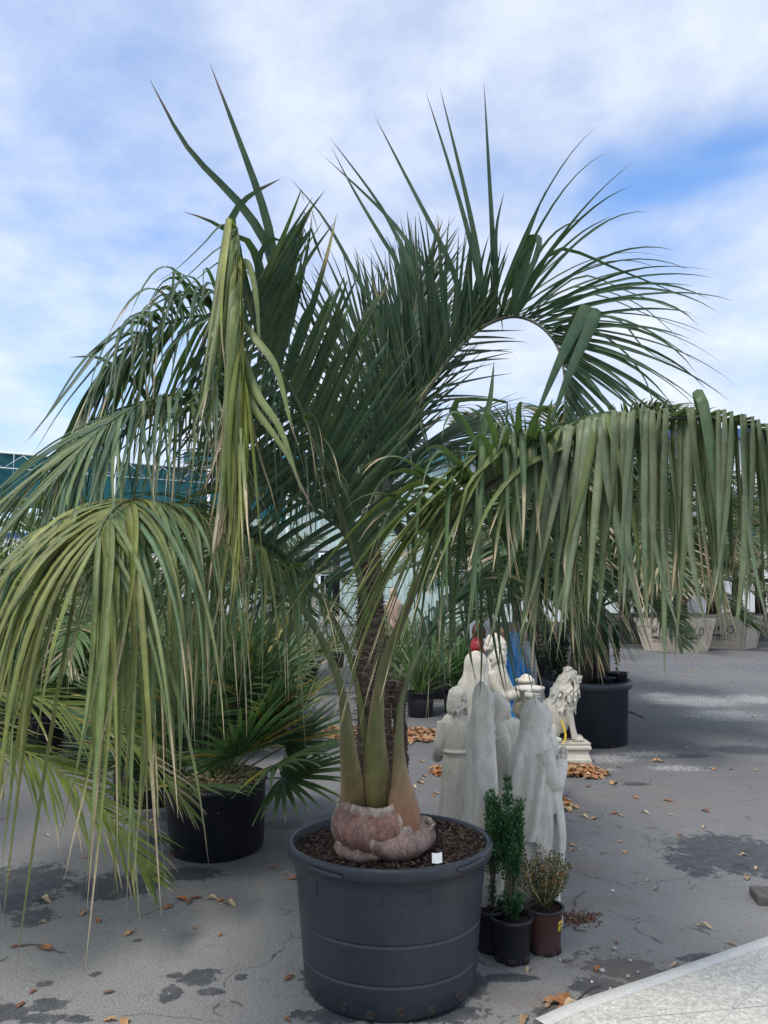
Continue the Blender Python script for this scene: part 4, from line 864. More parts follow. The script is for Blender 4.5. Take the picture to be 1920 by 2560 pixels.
def body(H, seed, prof=None, amp=.26, lean=(0, 0), k=(5, 9, 14), drape=0.0, yaw=0.0, flare=1.0, n=110, rows=70, amp_top=.3, ztop=.86):
    """robed body with hanging folds; faces -y"""
    q = random.Random(seed); ph = [q.uniform(0, 6.28) for _ in range(12)]
    pr = prof or [(0, .165*flare, .14*flare), (.03, .17*flare, .145*flare), (.12, .155*flare, .13*flare), (.30, .142, .12), (.45, .138, .115), (.58, .128, .10), (.68, .130, .095), (.76, .134, .088), (.80, .122, .078), (.835, .085, .06), (.86, .045, .045)]
    Z = np.array([p_[0] for p_ in pr]); A = np.array([p_[1] for p_ in pr]); Bb = np.array([p_[2] for p_ in pr]); rings = []
    th = np.arange(n)*2*math.pi/n
    for i in range(rows):
        z = i/(rows-1)*ztop; a = np.interp(z, Z, A); b_ = np.interp(z, Z, Bb)
        am = amp*(amp_top+(1-amp_top)*(1-min(1, z/.7))**.8)*(1 if z < .78 else max(0, 1-(z-.78)/.06))
        fo = 0
        for j, kk in enumerate(k):
            w_ = np.cos(kk*th+ph[j]+(1.8*math.sin(ph[j+4])*z*3)+.7*math.sin(5*z+ph[j])); fo = fo+(1-2*np.abs(np.sin(np.arccos(np.clip(w_, -1, 1))/2))**.8)*(.5, .32, .2)[j]
        dr = 0
        if drape: 
            arg = np.cos(th-(1.1+2.6*z+yaw)); dr = drape*(1/(1+np.exp(-(arg-.1)*14)))*(.5+.5*math.cos(6*z))
            dr = dr+drape*.35*np.cos(9*(th+2.2*z))*(arg > .1)
        r_ = 1+am*fo+dr*(z < .8)
        cx = lean[0]*z*z; cy = lean[1]*z*z
        rings.append(np.stack([(cx+a*.76*np.cos(th)*r_)*H, (cy+b_*.80*np.sin(th)*r_)*H, np.full(n, z*H)], 1))
    return loft(rings)
def head(H, c, r=.055, face=True, tiltf=0.0, beard=False):
    c = np.array(c)*H; r = r*H; P_ = [ell(c, (r*.92, r*1.08, r*1.25)), tube([c-[0, -.01*H, 0], c+[0, .02*H, -.09*H]], [r*.62, r*.75], 14)]
    if face:
        P_ += [ell(c+[0, -r*1.02, -r*.12], (r*.16, r*.26, r*.30)), ell(c+[0, -r*.88, -r*.85], (r*.36, r*.30, r*.26)), ell(c+[0, -r*.9, r*.32], (r*.62, r*.22, r*.16)), ell(c+[0, -r*.98, -r*.55], (r*.26, r*.14, r*.10)), ell(c+[r*.45, -r*.75, -r*.25], (r*.3, r*.25, r*.3)), ell(c+[-r*.45, -r*.75, -r*.25], (r*.3, r*.25, r*.3))]
        P_ += [ell(c+[s*r*.36, -r*.97, r*.10], (r*.15, r*.07, r*.08)) for s in (-1, 1)]
    if beard: P_ += [ell(c+[0, -r*.85, -r*1.25], (r*.5, r*.35, r*.6))]
    return P_
def curls(H, c, r, seed, long=0.0, n=70, face_gap=.35):
    q = random.Random(seed); c = np.array(c)*H; r = r*H; out = []
    for i in range(n):
        th = q.uniform(0, 6.28); ph = q.uniform(-.5, 1.45)
        d = np.array([math.cos(th)*math.cos(ph), math.sin(th)*math.cos(ph), math.sin(ph)])
        if d[1] < -face_gap and d[2] < .45: continue
        p0 = c+d*[r*.98, r*1.1, r*1.22]; t = nrm(np.cross(d, (q.uniform(-.3, .3), q.uniform(-.3, .3), 1))*.5+np.array((0, 0, -1)))
        L1 = r*q.uniform(.6, 1.1)*(1+long*(1 if ph < .4 else 0)); s = nrm(np.cross(d, t))
        out.append(tube([p0, p0+t*L1*.35+s*r*.14, p0+t*L1*.7-s*r*.12, p0+t*L1+s*r*.05], [r*.17, r*.2, r*.17, r*.07], 7))
    return out
def hand(c, d, nrm_, L_, curl=.25, mirror=1):
    """palm, four unequal fingers and a thumb from the side of the palm"""
    c = np.array(c, float); d = nrm(d); n_ = nrm(np.array(nrm_)-np.dot(nrm_, d)*d); s = np.cross(d, n_)*mirror; pl = L_*.52; out = []
    out.append(loft([[c+d*t_*pl+s*(x_*L_*w_)+n_*(y_*L_*.07) for x_, y_ in ((-1, -1), (1, -1), (1, 1), (-1, 1))] for t_, w_ in ((0, .13), (.3, .19), (.75, .22), (1.0, .21))]))
    for i, (off_, fl) in enumerate(((-.165, .40), (-.055, .47), (.055, .44), (.165, .34))):
        p0 = c+d*pl*.88+s*off_*L_; p1 = p0+d*fl*L_*.5; p2 = p1+nrm(d+n_*curl*1.2)*fl*L_*.33; p3 = p2+nrm(d+n_*curl*2.4)*fl*L_*.25
        out.append(tube([p0, p1, p2, p3], [L_*.052, L_*.048, L_*.043, L_*.028], 8))
    p0 = c+d*pl*.22-s*L_*.15; out.append(tube([p0, p0+nrm(d*.7-s*.75)*L_*.2, p0+nrm(d*.7-s*.75)*L_*.2+nrm(d*.95-s*.1+n_*.2)*L_*.2], [L_*.065, L_*.055, L_*.035], 8))
    return out
def arms_pray(H, z=.70, fwd=.15, sh=.082, sl=.034):
    out = []
    for s in (-1, 1):
        a = np.array([s*sh, 0, .775]); e = np.array([s*(sh+.015), -.045, .62]); h_ = np.array([s*.012, -fwd, z-.045])
        out.append(tube(spline(np.array([a, e, h_])*H, 12), np.linspace(.042, .03, 12)*H, 14))
        out.append(loft([[(p_+[s*.0, 0, 0])*H for p_ in ring] for ring in [[h_*(1-t_)+e*t_+np.array([math.cos(x_)*.026, math.sin(x_)*.03, -.05*t_*1.3+math.sin(x_)*.01]) for x_ in np.linspace(0, 6.0, 12)] for t_ in (0, .3, .6, .9)]]))
    return out
def hands_pray(H, z=.70, fwd=.15, t=None, m='stone'):
    for s in (-1, 1):
        b = Bag(); [b.add(*x_) for x_ in hand(np.array([s*.010, -fwd+.004, z-.05])*H, (0, -.35, 1), (-s, 0, 0), .085*H, curl=.05, mirror=s)]; b.build('hand', M[m], t)
def veil(H, c, r, z1, back=.10, w=.088, open_=True, seed=1, point=0.0):
    """cloth over the head falling down the back"""
    c = np.array(c)*H; r = r*H; q = random.Random(seed); rings = []; n = 60; th = np.arange(n)*2*math.pi/n; ph = q.uniform(0, 6)
    zt_ = c[2]+r*1.55
    for i in range(34):
        t_ = i/33; z = zt_*(1-t_)+z1*H*t_
        if z > c[2]: k_ = math.sqrt(max(0.002, 1-((z-c[2])/(zt_-c[2]))**2)); a = r*1.28*k_; b_ = r*1.42*k_; cy = c[1]+r*.22
        else:
            k_ = min(1, (c[2]-z)/(.16*H)); k_ = k_*k_*(3-2*k_); a = r*1.28*(1-k_)+w*H*k_; b_ = r*1.42*(1-k_)+.055*H*k_; cy = (c[1]+r*.22)*(1-k_)+back*H*.62*k_
        am = .03+.09*min(1, t_*1.4); fo = am*(np.cos(7*th+ph)*.5+np.cos(11*th+ph*2+3*t_)*.5)
        rings.append(np.stack([c[0]+a*np.cos(th)*(1+fo), cy+b_*np.sin(th)*(1+fo), np.full(n, z)], 1))
    P_ = [loft(rings)]
    if point: P_.append(tube([c+[0, 0, r*.6], c+[0, r*.2, r*1.4], c+[0, r*.9, r*(1.5+point)]], [r*1.1, r*.7, r*.12], 16))
    return P_
def weather(sd, amp=.0025):
    from mathutils import noise as mn
    def f(co): return np.array([amp*mn.noise(Vector((a[0]*22+sd, a[1]*22, a[2]*9))) for a in co])
    return f
def ftan(t): return math.tan(t)
def place(x, ybase, Y=None):
    return G(x, ybase) if Y is None else np.array([float(P(x, ybase, Y)[0]), Y, 0.0])
def plinth(H, a=.17, b=.145, h=.04):
    a *= .76; b *= .8
    return lathe_scaled(a*H, b*H, h*H)
def lathe_scaled(a, b, h):
    n = 40; th = np.arange(n)*2*math.pi/n
    return loft([np.stack([a*k*np.cos(th), b*k*np.sin(th), np.full(n, z)], 1) for k, z in ((1, 0), (1.02, h*.3), (1.0, h*.8), (.95, h))])
STG = 'grey cast stone statues standing together'
# robed man, back turned
c = place(1146, 2118, 4.75); H = .93
t = thing('statue', 'stone man in a belted robe with wavy hair, back turned, leftmost pale statue', 'statue', c, R(188), STG)
hc = (0, .0, .925)
pr = [(0, .19, .15), (.03, .185, .15), (.10, .165, .135), (.30, .150, .12), (.48, .140, .11), (.585, .122, .095), (.60, .118, .092), (.62, .126, .10), (.70, .140, .10), (.77, .142, .09), (.81, .115, .075), (.84, .06, .055), (.87, .045, .045)]
ps = [body(H, 3, pr, amp=.24, k=(5, 8, 13), drape=.07, yaw=2.2), plinth(H, .18, .15)]+head(H, hc, .056, beard=True)+curls(H, (0, .012, .93), .06, 4, long=.35, n=130)
for s in (-1, 1): ps.append(tube(spline(np.array([(s*.098, 0, .78), (s*.118, .0, .62), (s*.112, -.10, .53)])*H, 12), np.array([.036]*4+[.038]*4+[.036]*4)*H, 14))
ps.append(loft([[np.array([-.118+math.cos(x_)*.026, -.05+math.sin(x_)*.05, z_])*H for x_ in np.linspace(0, 6, 12)] for z_ in (.36, .42, .50, .56)]))
ps.append(tube([np.array((.097*math.cos(a_), .085*math.sin(a_), .595))*H for a_ in np.linspace(0, 6.28, 30)], .010*H, 8, cap=False))
sculpt(ps, .0055, 2, m='stone', parent=t, fine=weather(1))
# tall figure with a long smooth veil slab at its back, leaning head
c = place(1205, 2335, 3.62); H = 1.12
t = thing('statue', 'tallest pale statue with a smooth flat slab of veil down its back', 'statue', c, R(183), STG)
def slab(H, a, yb, z0, z1, bulge=.02):
    rings = []; n = 48; th = np.arange(n)*2*math.pi/n
    for i in range(40):
        t_ = i/39; z = z0+(z1-z0)*t_; k_ = (1-.38*t_)*(1 if t_ < .92 else math.sqrt(max(.01, 1-((t_-.92)/.08)**2))); e = .5
        cx = np.sign(np.cos(th))*np.abs(np.cos(th))**e; sy = np.sign(np.sin(th))*np.abs(np.sin(th))**e
        rings.append(np.stack([a*k_*cx*H+.006*H*math.sin(8*t_), (yb+.032*sy*max(.3, k_)+bulge*math.sin(3*t_))*H, np.full(n, z*H)], 1))
    return loft(rings)
pr = [(0, .12, .12), (.05, .115, .12), (.3, .09, .10), (.5, .08, .09), (.62, .075, .08), (.74, .075, .075), (.80, .06, .06), (.85, .045, .045), (.88, .035, .035)]
ps = [slab(H, .058, .085, 0, .985), body(H, 8, pr, amp=.2), plinth(H, .17, .15)]+head(H, (-.02, .0, .90), .046)
# rough casting seam down the right edge of the slab
q = random.Random(5)
for i in range(52):
    z = .10+.80*i/52; k_ = 1-.38*z; ps.append(ell(np.array([-.058*k_-.004+q.uniform(-.004, .004), .052+q.uniform(-.006, .004), z])*H, np.array([q.uniform(.008, .014), .012, q.uniform(.008, .015)])*H, nu=8, nv=5))
sculpt(ps, .006, 2, m='stone2', parent=t, fine=weather(2, .002))
# woman in profile beside it
c = place(1243, 2200, 4.05); H = 1.0
t = thing('statue', 'stone woman in a headscarf in profile, between veil slab and praying woman', 'statue', c, R(98), STG)
ps = [body(H, 14, None, amp=.26, k=(6, 9, 15), drape=.05, yaw=.5), plinth(H)]+head(H, (0, -.02, .905), .055)+veil(H, (0, -.012, .905), .053, .30, back=.12, w=.085, seed=3)+arms_pray(H, .70, .15)
t_o = sculpt(ps, .006, 2, m='stone', parent=t, fine=weather(3)); hands_pray(H, t=t, m='stone')
# small hooded angel with a wing
c = place(1284, 2130, 4.45); H = .80
t = thing('statue', 'small stone angel with a pointed hood and a ruffled wing', 'statue', c, R(80), STG)
ps = [body(H, 19, None, amp=.22, k=(5, 8, 12)), plinth(H)]+head(H, (0, -.02, .90), .06)+[tube(np.array([(0, -.06, .95), (0, .03, .93), (0, .10, .87)])*H, [.035*H, .095*H, .06*H], 20)]+veil(H, (0, 0, .895), .06, .72, back=.06, w=.10)+arms_pray(H, .70, .14)
q = random.Random(6)
for s in (-1, 1):
    pts = np.array([(s*.05, .10, .62), (s*.10, .16, .74), (s*.12, .19, .88), (s*.10, .20, 1.0), (s*.09, .22, 1.08)])*H; sp2 = spline(pts, 16)
    ps.append(tube(sp2, np.interp(np.linspace(0, 1, 16), [0, .3, .7, 1], [.03, .06, .05, .02])*H, 14, flat=.35))
    for i in range(3, 15): ps.append(tube([sp2[i], sp2[i]+np.array((s*.03, .035, -.035-.02*q.random()))*H, sp2[i]+np.array((s*.035, .05, -.085))*H], [.020*H, .018*H, .006*H], 8))
sculpt(ps, .0055, 2, m='stone', parent=t, fine=weather(4, .002)); hands_pray(H, .70, .14, t=t, m='stone')
# praying hooded woman
c = place(1338, 2312, 3.70); H = 1.0
t = thing('statue', 'praying stone woman under a deep smooth hood with clasped hands, nearest to the potted boxwoods', 'statue', c, R(118), STG)
pr = [(0, .165, .15), (.04, .17, .155), (.12, .150, .145), (.25, .150, .145), (.38, .158, .15), (.50, .156, .145), (.60, .146, .13), (.70, .135, .12), (.77, .12, .10), (.82, .085, .075), (.86, .05, .05)]
ps = [body(H, 25, pr, amp=.25, k=(4, 7, 12), drape=.09, yaw=.3, lean=(0, -.03)), plinth(H)]+head(H, (0, -.055, .905), .055)
rings = []; n = 64; th = np.arange(n)*2*math.pi/n
for i in range(44):   # deep hood running into the mantle
    t_ = i/43; z = 1.0-t_*.62
    top = min(1, t_/.13); a = np.interp(t_, [0, .04, .10, .18, .28, .40, .7, 1], [.012, .045, .068, .078, .080, .115, .140, .120]); b_ = np.interp(t_, [0, .04, .10, .18, .28, .40, .7, 1], [.012, .05, .075, .088, .085, .10, .11, .10]); cy = np.interp(t_, [0, .2, .4, 1], [-.02, -.02, .012, .045])
    f1 = np.cos(5*th+1.3+5*t_); f2 = np.cos(9*th+7*t_); fo = .13*min(1, max(0, t_-.1)*2.6)*(np.sign(f1)*np.abs(f1)**1.6+.7*np.sign(f2)*np.abs(f2)**1.4)
    rings.append(np.stack([a*.80*np.cos(th)*(1+fo), cy+b_*.84*np.sin(th)*(1+fo), np.full(n, z)], 1)*H)
ps += [loft(rings)]+arms_pray(H, .735, .17, sh=.088)
ps.append(tube(spline(np.array([(-.10, -.05, .62), (-.128, -.06, .45), (-.132, -.05, .30), (-.115, -.03, .16)])*H, 12), np.array([.02, .03, .035, .03, .03, .03, .028, .026, .024, .02, .016, .01])*H, 10, flat=.5))
ps.append(tube(spline(np.array([(.09, -.08, .60), (.125, -.07, .42), (.115, -.09, .22)])*H, 10), np.array([.02, .03, .035, .035, .03, .03, .028, .02, .016, .01])*H, 10, flat=.5))
sculpt(ps, .0055, 3, m='stone2', parent=t, fine=weather(5, .0022)); hands_pray(H, .735, .175, t=t, m='stone')
# small child figure just behind the praying woman
c = place(1368, 2090, 4.7); H = .80
t = thing('statue', 'small stone child with a curly head between the praying woman and the lion', 'statue', c, R(150), STG)
ps = [body(H, 31, None, amp=.06), plinth(H)]+head(H, (0, 0, .92), .062)+curls(H, (0, 0, .925), .062, 8, n=70)
sculpt(ps, .006, 2, m='stone2', parent=t)
# monk
c = place(1318, 1975, 5.6); H = .92
t = thing('statue', 'stone monk with a cropped ring of hair and a cape collar behind the praying woman', 'statue', c, R(62), STG)
hc = (0, -.01, .925)
ps = [body(H, 37, None, amp=.2), plinth(H)]+head(H, hc, .058)
ps.append(tube([np.array((math.cos(a_)*.056, math.sin(a_)*.062+.0, .945))*H for a_ in np.linspace(0, 6.28, 26)], .017*H, 8, cap=False))
rings = [np.stack([np.cos(th)*a_*H, np.sin(th)*b_*H, np.full(n, z_*H)], 1) for z_, a_, b_ in ((.70, .118, .10), (.705, .125, .105), (.76, .118, .095), (.81, .10, .08), (.85, .07, .065), (.865, .06, .06))]
ps += [loft(rings)]+arms_pray(H, .60, .13)
sculpt(ps, .006, 2, m='stone', parent=t, fine=weather(7))
# figure with veiled head and raised arm, behind the slab
c = place(1187, 2010, 5.15); H = 1.135
t = thing('statue', 'stone figure with a bowed veiled head rising behind the flat veil slab', 'statue', c, R(150), STG)
ps = [body(H, 41, None, amp=.22), plinth(H)]+head(H, (-.02, -.02, .90), .055)+veil(H, (-.02, -.01, .90), .055, .40, back=.08, w=.088, seed=8)
sculpt(ps, .007, 2, m='stone', parent=t, fine=weather(8))
# figure holding a basin, child's head at its shoulder
c = place(1243, 1985, 5.45); H = 1.22
t = thing('statue', 'stone figure with a small head at its shoulder holding a round basin in front', 'statue', c, R(75), STG)
ps = [body(H, 47, None, amp=.22), plinth(H)]+head(H, (0, -.01, .925), .05)+curls(H, (0, 0, .93), .052, 9, n=60)+head(H, (-.085, -.03, .86), .038)+curls(H, (-.085, -.025, .865), .04, 10, n=40)
ps += [tube(spline(np.array([(-.08, -.02, .83), (-.09, -.05, .74), (-.06, -.08, .66)])*H, 8), .04*H, 12)]
for s in (-1, 1): ps.append(tube(spline(np.array([(s*.085, 0, .78), (s*.11, -.04, .66), (s*.08, -.14, .665)])*H, 10), np.linspace(.04, .022, 10)*H, 12))
sculpt(ps, .007, 2, m='stone', parent=t, fine=weather(9))
b = Bag(); v, f = lathe([(.03, .0), (.06, .01), (.088, .05), (.092, .062), (.102, .064), (.104, .082), (.096, .084), (.088, .07), (.04, .03), (.001, .025)], 36); b.add(v*[1, 1, 1], f); o = b.build('basin', M['stone2'], t); o.location = (0, -.19*H, .63*H)
for s in (-1, 1): b = Bag(); [b.add(*x_) for x_ in hand(np.array([s*.085, -.17, .665])*H, (-s*.25, -1, -.25), (-s, 0, .1), .10*H, .5, s)]; b.build('hand', M['stone'], t)
# lion on a fluted plinth
c = place(1400, 1902, 7.1); 
t = thing('lion_statue', 'seated pale stone lion with a thick mane on a moulded rectangular base, facing right', 'lion statue', c, R(0))
b = Bag()   # base, length along x
def mould(L0, W0, prof):
    rings = []
    for g_, z in prof: rings.append([(-L0/2-g_, -W0/2-g_, z), (L0/2+g_, -W0/2-g_, z), (L0/2+g_, W0/2+g_, z), (-L0/2-g_, W0/2+g_, z)])
    return loft([np.array(r_) for r_ in rings])
b.add(*mould(.42, .20, [(.01, 0), (.012, .02), (.004, .035), (.0, .05), (-.004, .055), (-.004, .09), (.004, .095), (.012, .105), (.012, .12), (.005, .13), (.009, .145), (.009, .152)])); bs_ = b.build('pedestal', M['stone'], t, smooth=False)
bs_.location = (0, 0, 0)
z0 = .15; LP = []
LP += [ell((-.10, 0, z0+.10), (.12, .085, .105)), ell((-.03, 0, z0+.20), (.095, .078, .15), (R(-28), 'Y')), ell((.015, 0, z0+.33), (.085, .078, .125), (R(-12), 'Y')), ell((.04, 0, z0+.40), (.075, .075, .10))]
LP += [ell((-.12, s*.065, z0+.075), (.09, .045, .085)) for s in (-1, 1)]+[tube([(-.13, s*.085, z0+.05), (-.06, s*.095, z0+.025), (-.01, s*.09, z0+.018)], [.035, .030, .022], 10) for s in (-1, 1)]
for s in (-1, 1):
    LP.append(tube(spline(np.array([(.05, s*.045, z0+.30), (.075, s*.05, z0+.20), (.095, s*.05, z0+.10), (.11, s*.05, z0+.03)])+np.array([.02*(s > 0), 0, 0]), 12), [.045, .042, .038, .034, .031, .028, .026, .025, .024, .024, .025, .026], 12))
    LP.append(ell((.135+.02*(s > 0), s*.05, z0+.022), (.040, .028, .022)))
    LP += [ell((.165+.02*(s > 0), s*.05+o_, z0+.016), (.014, .008, .014), nu=8, nv=6) for o_ in (-.018, -.006, .006, .018)]
HC = np.array((.085, 0, z0+.505))
LP += [ell(HC, (.062, .055, .062)), ell(HC+[.06, 0, -.012], (.045, .034, .030)), ell(HC+[.068, 0, -.038], (.034, .028, .018)), ell(HC+[.098, 0, .002], (.014, .018, .012)), ell(HC+[.035, 0, .035], (.035, .04, .022)), ell(HC+[-.02, .035, .055], (.016, .012, .02)), ell(HC+[-.02, -.035, .055], (.016, .012, .02)), ell(HC+[0, 0, .062], (.035, .04, .025))]
LP += [ell(HC+[.045, s*.026, .016], (.012, .010, .008), nu=8, nv=6) for s in (-1, 1)]
q = random.Random(12)
for i in range(260):   # mane locks
    th_ = q.uniform(0, 6.28); u_ = q.random(); 
    c0 = HC*(1-u_)+np.array((.03, 0, z0+.27))*u_; d = np.array([math.cos(th_), math.sin(th_), q.uniform(-.3, .5)*(1-u_)+.2*(1-u_)])
    if d[0] > .35 and u_ < .22: continue
    d = nrm(d); rr_ = (.068 if u_ < .3 else .080)+.018*math.sin(3*u_); p0 = c0+d*[rr_, rr_*.92, rr_]; tt = nrm(np.array((-.25, 0, -1))+d*.25+np.array([q.uniform(-.3, .3) for _ in range(3)])); s_ = nrm(np.cross(d, tt)); L1 = q.uniform(.035, .07)
    LP.append(tube([p0-tt*L1*.2, p0+tt*L1*.3+s_*.006, p0+tt*L1*.7-s_*.006+d*.004, p0+tt*L1], [.006, .010, .009, .003], 6))
LP.append(tube(spline(np.array([(-.20, .02, z0+.05), (-.215, -.05, z0+.02), (-.15, -.11, z0+.015), (-.05, -.115, z0+.015)]), 12), .012, 8))
sculpt(LP, .0045, 1, 'lion', 'stone', t, fine=weather(12, .0015))
t.scale = (1.14, 1.14, 1.12)
b = Bag(); yl = [(1404, 1800), (1410, 1818), (1414, 1836), (1413, 1850), (1409, 1858)]; pp = np.array([P(x_, y_, 6.98) for x_, y_ in yl]); sd_ = np.array((.010, 0, 0)); V = np.concatenate([pp-sd_, pp+sd_]); b.add(V, [(i, i+1, 6+i, 5+i) for i in range(4)])
V2 = V+[0, .003, 0]; b.add(V2, [(i, 5+i, 6+i, i+1) for i in range(4)])
p1 = np.array([P(1364, 1787, 6.9), P(1385, 1794, 6.94), P(1403, 1802, 6.98)]); b.add(*tube(p1, .0016, 5)); p1 = np.array([P(1405, 1802, 6.98), P(1417, 1792, 7.0)]); b.add(*tube(p1, .0016, 5))
tag(b.build('price_tag', M['yellow'], smooth=False), 'long yellow paper tag on a string hanging at the stone lion\'s foreleg', 'tag')
# painted statues far behind
def painted(x, Y, ztop, rz, label, cols, seed, bald=False):
    H = ztop; t = thing('painted_statue', label, 'statue', place(x, 1500, Y), R(rz), 'painted garden statues')
    sculpt([body(H, seed, None, amp=.22), plinth(H)]+arms_pray(H, .66, .13), .012, 2, 'robe', cols[0], t)
    sculpt(head(H, (0, -.012, .91), .06), .009, 1, 'head', cols[2], t)
    if cols[1]: sculpt(veil(H, (0, .004, .912), .060, .34, back=.10, w=.095, seed=seed), .012, 2, 'veil', cols[1], t)
    return t
Yq = 8.6
painted(1288, 8.3, Zat(1577, 8.3), 100, 'painted statue in a bright blue hooded mantle, facing right', ('pblue', 'pblue', 'pskin'), 51)
painted(1192, 8.4, Zat(1552, 8.4), 95, 'painted statue in a glossy red robe with a blue cloak edge', ('pred', None, 'pbrown'), 52)
painted(1222, 8.9, Zat(1538, 8.9), 95, 'painted statue with a long white veil over a blue robe', ('pblue', 'pwhite', 'pskin'), 53)
painted(1243, 9.6, Zat(1563, 9.6), 60, 'painted statue with a bare bald head and brown robe, behind the white veiled one', ('pbrown', None, 'pskin'), 54)
painted(1248, 8.6, Zat(1578, 8.6), 60, 'shorter painted statue with a bald head, left of the blue hooded one', ('pbrown', None, 'pskin'), 55)
painted(1312, 8.5, Zat(1602, 8.5), 250, 'small painted statue with a white headscarf facing the blue hooded one', ('pwhite', 'pwhite', 'pskin'), 56)
painted(984, 17.0, Zat(1466, 17.0), 180, 'pale terracotta coloured statue standing in front of the green shed wall', ('ppink', None, 'ppink'), 57)
painted(1190, 11.5, Zat(1548, 11.5), 120, 'pale blue and white statue half hidden by strap leaved plants', ('pwhite', 'pwhite', 'pskin'), 58)
# ------------------------------------------------------------------ small pots beside the tub
SHG = 'small shrubs in plastic nursery pots'
def shrub(name, label, c, z0, stems, ll, lw, col, seed, tipc=None, per=700, spread=.015, group=None):
    t = thing(name, label, 'shrub', (c[0], c[1], z0), 0, group); q = random.Random(seed); bl = Bag(); bs = Bag()
    leafy_stems(bl, bs, stems, ll, lw, col, q, per, tipc, spread); bl.build('foliage', M['leaf2'], t, smooth=False, stuff=True); bs.build('stem', M['twig'] if seed % 2 else M['wood'], t)
    return t
c1 = G(1281, 2398); c1[1] += .0
nursery_pot('nursery_pot', 'black one gallon nursery pot with a tall upright boxwood, in front of the others', 'plant pot', c1, .082, .068, .172, M['pot2'], SHG, lip=.006, wall=.002, n=48, holes=6)
q = random.Random(21); st_ = []
for i in range(9):
    a = q.uniform(0, 6.28); r_ = q.uniform(.0, .02); hx = q.uniform(-.10, .045); hy = q.uniform(-.05, .05); h_ = q.uniform(.32, .50) if i else .58
    st_.append(([(r_*math.cos(a), r_*math.sin(a), 0), (hx*.3, hy*.4, h_*.4), (hx*.8, hy*.8, h_*.8), (hx, hy, h_)], .004))
for i in range(26):
    z = q.uniform(.27, .44); a = q.uniform(0, 6.28); x_, y_ = -.02+.055*math.cos(a), .055*math.sin(a); st_.append(([(x_*.4, y_*.4, z-.06), (x_*.9, y_*.9, z), (x_*1.25, y_*1.25, z+.07)], .0018))
for i in range(10):
    a = q.uniform(0, 6.28); st_.append(([(0, 0, 0), (.02*math.cos(a), .02*math.sin(a), .05), (.04*math.cos(a), .04*math.sin(a), .1)], .0015))
shrub('boxwood', 'tall narrow dark green boxwood with bare lower stems in the front black pot', c1, .15, st_, .017, .010, (.040, .115, .042), 21, per=900)
c2 = G(1362, 2376)
p2 = nursery_pot('nursery_pot', 'brown nursery pot with a black rim and a square yellow price sticker', 'plant pot', c2, .078, .064, .180, M['potbrown'], SHG, lip=.006, wall=.002, n=48, holes=7)
b = Bag(); b.add(*lathe([(.0785, .168), (.086, .170), (.087, .177), (.084, .181), (.074, .179), (.073, .170)], 48, closed=True)); b.build('pot_rim', M['pot2'], p2)
b = Bag(); a0_, a1_ = R(-62), R(-30)
def cyl_patch(a0, a1, z0, z1, r0, r1, n=6): V = [(r_*math.cos(a0+(a1-a0)*i/n), r_*math.sin(a0+(a1-a0)*i/n), z) for z, r_ in ((z0, r0), (z1, r1)) for i in range(n+1)]; return V, [(i, i+1, n+2+i, n+1+i) for i in range(n)]
b.add(*cyl_patch(R(-50), R(-22), .098, .138, .0725, .0755)); stk = b.build('price_sticker', M['yellow'], p2)
b = Bag()
for row, (zz, segs) in enumerate(((.121, ((-47, -43), (-42, -37.5), (-36.5, -33), (-32, -28))), (.106, ((-42, -38), (-36.5, -32))))):
    for s0, s1 in segs:
        b.add(*cyl_patch(R(s0), R(s0+1.1), zz-.005, zz+.006, .0739, .0748)); b.add(*cyl_patch(R(s1-1.1), R(s1), zz-.005, zz+.003, .0739, .0746)); b.add(*cyl_patch(R(s0), R(s1), zz+.004, zz+.006, .0746, .0748)); b.add(*cyl_patch(R(s0), R(s1), zz-.001, zz+.001, .0742, .0744))
b.build('sticker_print', M['ink'], stk)
st_ = []
for i in range(34):
    a = q.uniform(0, 6.28); tl = q.uniform(.1, 1)**.7; L_ = q.uniform(.17, .27)*(1-.15*tl); x_, y_ = .15*tl*math.cos(a), .13*tl*math.sin(a)
    st_.append(([(0, 0, .02), (x_*.35, y_*.35, .07), (x_*.75, y_*.75, L_*.65), (x_, y_, L_)], .0022))
shrub('boxwood', 'low spreading boxwood with bronze orange shoot tips in the brown pot', c2, .155, st_, .013, .008, (.062, .095, .030), 22, tipc=(.26, .15, .045), per=620)
c3 = G(1232, 2372)
nursery_pot('nursery_pot', 'black nursery pot standing half hidden behind the front black pot', 'plant pot', c3, .080, .067, .175, M['pot2'], SHG, lip=.006, wall=.002, n=40, tilt=(R(0), R(-3)))
st_ = []
for i in range(8):
    a = q.uniform(0, 6.28); hx, hy, h_ = q.uniform(-.06, .06), q.uniform(-.04, .05), q.uniform(.28, .48); st_.append(([(0, 0, 0), (hx*.3, hy*.3, h_*.4), (hx, hy, h_)], .003))
shrub('boxwood', 'dark sparse boxwood growing in the black pot at the rear, beside the big tub', c3, .15, st_, .017, .010, (.035, .095, .038), 23, per=620)
